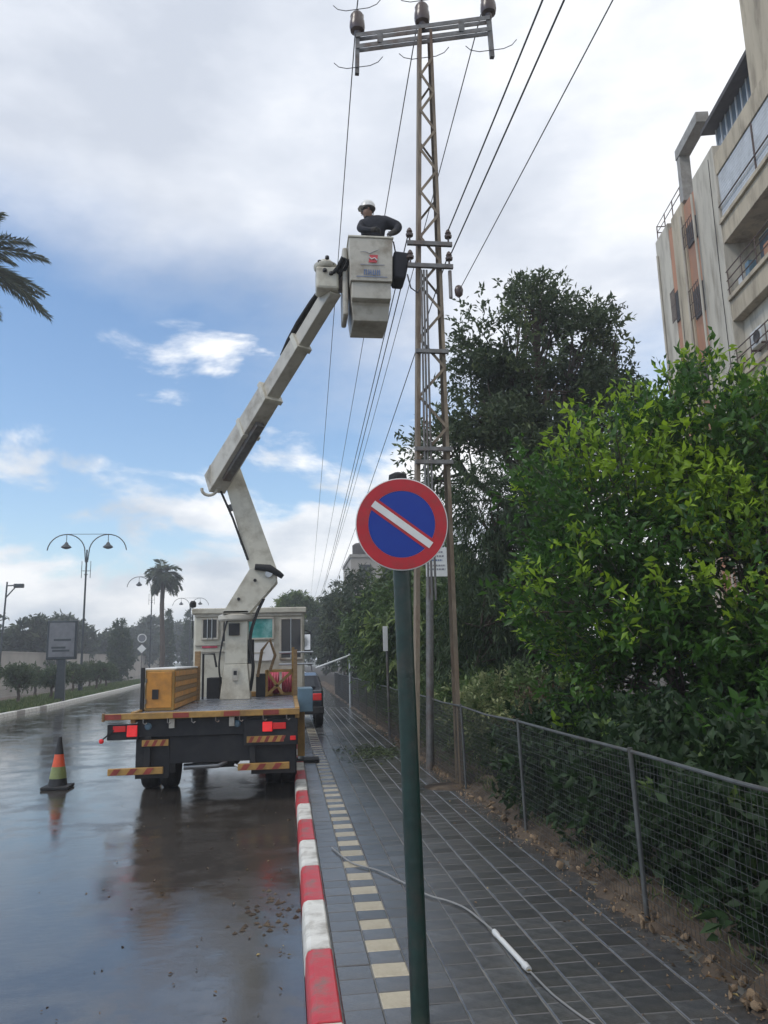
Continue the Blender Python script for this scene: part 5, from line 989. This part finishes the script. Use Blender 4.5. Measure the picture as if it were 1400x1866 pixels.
# ------------------------------------------------------------------ left side: lamps, panel, palms, trees
def street_lamp(x, y, label, h=10.2):
    L = empty('street_lamp', (x, y, 0), label, 'street lamp', 'double-arched street lamps on the median'); mb = MB()
    mb.lathe([(.16, -.1), (.16, .5), (.10, .6), (.085, 1.5), (.06, h-1.5), (.055, h-.4)], (x, y, 0), 12); mb.build('pole', 'lampmetal', L, smooth=True)
    mb = MB()
    for z in (h-2.2, h-1.3): mb.lathe([(.06, 0), (.12, .03), (.12, .07), (.06, .1)], (x, y, z), 12)
    for s in (-1, 1): mb.tube([(x+s*.3, y, h-2.4), (x+s*.3, y, h-1.2)], .022, 6); mb.tube([(x, y, h-1.9), (x+s*.3, y, h-1.9)], .02, 6)
    mb.build('collar', 'lampmetal', L)
    for s in (-1, 1):
        pts = [(x+s*.08, y, h-1.2)]+[(x+s*(1.42-1.28*math.cos(t)), y, h-.55+1.25*math.sin(t)) for t in [i*math.pi*.97/14 for i in range(15)]]; mb = MB(); mb.tube(pts, .04, 6); a = mb.build('arm', 'lampmetal', L, smooth=True)
        xc = x+s*1.42; mb = MB(); mb.tube([(xc, y, h+.68), (xc, y, h+.12)], .025, 6); mb.lathe([(.05, .15), (.10, .1), (.16, -.02), (.34, -.18), (.36, -.22), (.22, -.3), (.1, -.34)], (xc, y, h), 14); mb.build('lantern', 'lampmetal', a, smooth=True)
    mb = MB(); mb.tube([(x-1.42, y, h+.72), (x+1.42, y, h+.72)], .02, 6); mb.build('tie_bar', 'lampmetal', L)
street_lamp(-14.1, 56, 'nearest double-arched street lamp, left of the truck'); street_lamp(-15.0, 88, 'second double-arched street lamp, half behind the palm', 10.6); street_lamp(-14.8, 121, 'farthest double-arched street lamp, just left of the cab', 10.8)
AP = empty('poster_panel', (-11.6, 42, 0), 'grey framed street poster panel on a single dark leg', 'poster panel')
mb = MB(); mb.box(-12.36, -10.86, 42, 42.25, 2.1, 4.1, .04); mb.build('frame', 'lampmetal', AP); mb = MB(); mb.box(-12.24, -10.98, 41.97, 41.999, 2.24, 3.98); pf = mb.build('poster', 'ad', AP)
for z, a, b in ((2.5, -12.05, -11.2), (2.66, -12.1, -11.4), (3.05, -12.0, -11.15)):
    mb = MB(); mb.box(a, b, 41.962, 41.9695, z, z+.1); mb.build('print_mark', 'lampmetal', pf)
mb = MB(); mb.hexa([(-11.85, 42.02, -.1), (-11.35, 42.02, -.1), (-11.35, 42.22, -.1), (-11.85, 42.22, -.1)], [(-11.78, 42.04, 2.1), (-11.42, 42.04, 2.1), (-11.42, 42.2, 2.1), (-11.78, 42.2, 2.1)]); mb.build('leg', 'lampmetal', AP)
def small_sign(x, y, z, lab, col1, name='road_sign'):
    S = empty(name, (x, y, 0), lab, 'road sign'); mb = MB(); mb.tube([(x, y, -.1), (x, y, z+.4)], .045, 8); mb.build('post', 'steel', S)
    mb = MB(); mb.lathe([(.42, 0), (.42, -.03)], (x, y-.05, z), 24, 'y'); p = mb.build('disc', 'white_sign', S); mb = MB(); mb.lathe([(.34, 0), (.34, -.01)], (x, y-.081, z), 24, 'y'); mb.build('disc_face', col1, p)
    mb = MB(); mb.lathe([(.42, 0), (.42, -.03)], (x, y-.05, z-1.0), 4, 'y'); mb.build('lower_plate', 'white_sign', S)
small_sign(-13.9, 77, 4.2, 'faded grey disc road sign on the median in front of the palm', 'ad')
TL = empty('cantilever_lamp', (-21.2, 60, 0), 'grey pole with stubby side arm at the left picture edge', 'street lamp')
mb = MB(); mb.tube([(-20.9, 60, -.1), (-20.7, 60, 8.0)], [.09, .06], 8); mb.build('pole', 'lampmetal', TL); mb = MB(); mb.tube([(-20.75, 60, 6.8), (-20.1, 60, 7.6)], .05, 6); mb.tube([(-20.75, 60, 7.7), (-20.0, 60, 7.75)], .05, 6); mb.build('arm', 'lampmetal', TL); mb = MB(); mb.box(-20.2, -19.5, 59.85, 60.15, 7.55, 7.85, .05); mb.build('luminaire', 'lampmetal', TL)

def frond(rs, root, a, e0, L, bend, leafL, nl, B, D, Ls):
    d = Vector((math.cos(a)*math.cos(e0), math.sin(a)*math.cos(e0), math.sin(e0))); p = Vector(root); pts = [p.copy()]; n = 12
    for i in range(n):
        d = (d+Vector((0, 0, -bend/n))).normalized(); p = p+d*L/n; pts.append(p.copy())
        sd_ = d.cross(Vector((0, 0, 1))).normalized(); up = sd_.cross(d)
        if i < 2: continue
        for k in range(nl):
            for s in (-1, 1):
                q = pts[-2].lerp(p, k/nl); ld = (sd_*s*.8+d*.75+up*.15+Vector(rs.normal(size=3)*.12)+Vector((0, 0, -.25))).normalized(); B.append(q[:]); D.append(ld[:]); Ls.append(leafL*(.55+.6*math.sin(math.pi*min(1, (i+k/nl)/n*.95+.03)))*rs.uniform(.85, 1.1))
    return pts
def palm(x, y, h, label, nf, L, leafL, seed, tr=.3, bend=1.5, lw=.05, nl=5, emin=-35, emax=75):
    rs = np.random.RandomState(seed); root = empty('palm_tree', (x, y, 0), label, 'palm tree'); mb = MB(); n = 16
    mb.tube([(x+.1*math.sin(i*.4), y, h*i/n-.1) for i in range(n+1)], [tr*(1.25 if i == 0 else 1.0 if i % 2 else .92)*(1-.25*i/n) for i in range(n+1)], 10); mb.build('trunk', 'bark', root, smooth=True)
    B, D, Ls = [], [], []; rk = MB()
    for k in range(nf):
        a = k*2.39996+rs.uniform(-.2, .2); e = R_(rs.uniform(emin, emax)); pts = frond(rs, (x+.1*math.sin(6.4), y, h), a, e, L*rs.uniform(.8, 1.1), bend*rs.uniform(.7, 1.2), leafL, nl, B, D, Ls); rk.tube(pts, [.045*(1-.85*i/(len(pts)-1)) for i in range(len(pts))], 4)
    rk.build('frond_stems', 'frond', root, recalc=False); B, D = np.array(B), np.array(D)
    leaf_mesh('fronds', B, D, np.array(Ls), lw, 'frond', root, rs.uniform(size=len(B)), (rs.uniform(size=len(B)) < .06)*1., rs, fold=.1)
palm(-12.7, 28, 16.8, 'big date palm whose fronds reach in at the left edge', 30, 3.8, .6, 5, tr=.32, bend=.75, lw=.05, nl=9, emin=-10, emax=42)
palm(-13.3, 85, 11.2, 'slim shaggy palm on the median beside the second lamp', 28, 2.4, .9, 6, tr=.30, bend=2.2, lw=.12, nl=3)
tree('round_palm_crown', (.6, 70, 0), 'round bushy olive green tree crown behind the truck cab', lobes_round((.6, 70, 6.4), 1.55, 6, 8, (1.1, 1, .75)), 700, 12, .4, .10, 'leaf_olive', 8, twig=.5, youngf=.3, gapt=-1.8, trunk_r=.15, fork=.8)
rg = random.Random(44)
far = [(-33, 82, 7.6, 4.2, 'big dim tree behind the wall at the left edge'), (-27.5, 90, 6.3, 3.2, 'dim tree behind the wall next to the poster panel'), (-29, 108, 6.4, 3.6, 'broad dim tree behind the wall between panel and lamp'), (-26.6, 122, 6.2, 3.2, 'dim tree behind the wall right of the first lamp'), (-27, 150, 9.5, 4.2, 'taller dim tree behind the end of the wall'), (-21.5, 168, 9.0, 4.4, 'dim tree left of the slim palm'), (-13.5, 200, 9.6, 4.6, 'dim tree beyond the road between palm and cab'), (-21, 215, 10, 5, 'farthest dim tree left of the road end'), (-4, 230, 9, 5, 'far tree closing the road behind the cab')]
for i, (x, y, h, r, lab) in enumerate(far):
    tree('far_tree', (x, y, 0), lab, lobes_round((x, y, h*.6), r, 8, 200+i, (1, 1, .95)), 750, 11, .5+.002*y, .2+.001*y, 'leaf_far', 200+i, group='dim trees on the left horizon', twig=.9, youngf=.1, gapt=-1.6, gapf=.5, trunk_r=.22, fork=.4)
for i, (x, y, h, lab) in enumerate(((-19.0, 92, 6.7, 'dark pointed cypress right of the first lamp'), (-17.6, 118, 9.6, 'slim dark cypress between second lamp and palm'), (-16.2, 130, 10.5, 'slim dark cypress just right of the palm'))):
    w = .75 if i else 1.2
    tree('cypress', (x, y, 0), lab, [(x, y, h*.3, w, w, h*.3), (x, y, h*.55, w*.85, w*.85, h*.28), (x, y, h*.78, w*.5, w*.5, h*.2)], 420, 11, .45, .16, 'leaf_cypress', 230+i, group='cypresses on the left', twig=.5, upb=.9, youngf=.05, gapt=-2.5, trunk_r=.12)
for i in range(9):
    y = 37+i*4.6+rg.uniform(-1, 1); x = lk_x(y)-1.6-rg.uniform(0, 2.2)
    tree('median_shrub', (x, y, 0), ['dark rounded shrub on the median at the left edge', 'dark shrub on the median left of the poster panel', 'shrub on the median right behind the poster panel leg', 'dark shrub on the median between panel and lamp', 'shrub on the median at the foot of the nearest lamp', 'shrub on the median right of the nearest lamp', 'small shrub farther along the median', 'small far shrub on the median', 'farthest small shrub on the median'][i], lobes_round((x, y, 1.15), .95+rg.uniform(-.15, .2), 5, 300+i, (1, 1, .7)), 330, 11, .16, .07, 'leaf_dark', 300+i, cat='shrub', group='shrubs on the median', twig=.3, youngf=.05, gapt=-1.6, trunk_r=.08, fork=.5)
rs = np.random.RandomState(77); n = 26000
gy = 26+rs.uniform(size=n)**1.3*75; gx = np.array([lk_x(y) for y in gy])-.25-rs.uniform(size=n)**1.4*3.2
leaf_mesh('grass_strip', np.c_[gx, gy, np.full(n, -.02)], nrm(np.c_[rs.normal(size=(n, 2))*.4, np.ones(n)]), rs.uniform(.08, .26, n), .035, 'grass', None, rs.uniform(size=n), (rs.uniform(size=n) < .15)*1., rs); tag(bpy.data.objects['grass_strip'], 'green grass verge along the median kerb', 'grass', kind='stuff')
n = 2600; gy = 3.2+rs.uniform(size=n)**1.3*22; gx = 2.52+rs.uniform(size=n)*.6
leaf_mesh('weeds', np.c_[gx, gy, np.full(n, .08)], nrm(np.c_[rs.normal(size=(n, 2))*.6, np.ones(n)]), rs.uniform(.04, .16, n), .012, 'grass', None, rs.uniform(size=n), (rs.uniform(size=n) < .4)*1., rs); tag(bpy.data.objects['weeds'], 'sparse weeds growing at the foot of the mesh fence', 'weeds', kind='stuff')

# ------------------------------------------------------------------ air: damp haze over the street
hz_ = MB(); hz_.box(-70, 70, -60, 300, -1.4, 27); hz_ = hz_.build('haze', 'terrain'); tag(hz_, kind='stuff')
hm_ = bpy.data.materials.new('haze_air'); hm_.use_nodes = True; t_ = hm_.node_tree; t_.nodes.clear(); ho = t_.nodes.new('ShaderNodeOutputMaterial'); pv = t_.nodes.new('ShaderNodeVolumePrincipled')
pv.inputs['Color'].default_value = (.93, .95, 1, 1); pv.inputs['Density'].default_value = .0019; pv.inputs['Anisotropy'].default_value = .2
t_.links.new(pv.outputs[0], ho.inputs['Volume']); hz_.data.materials[0] = hm_
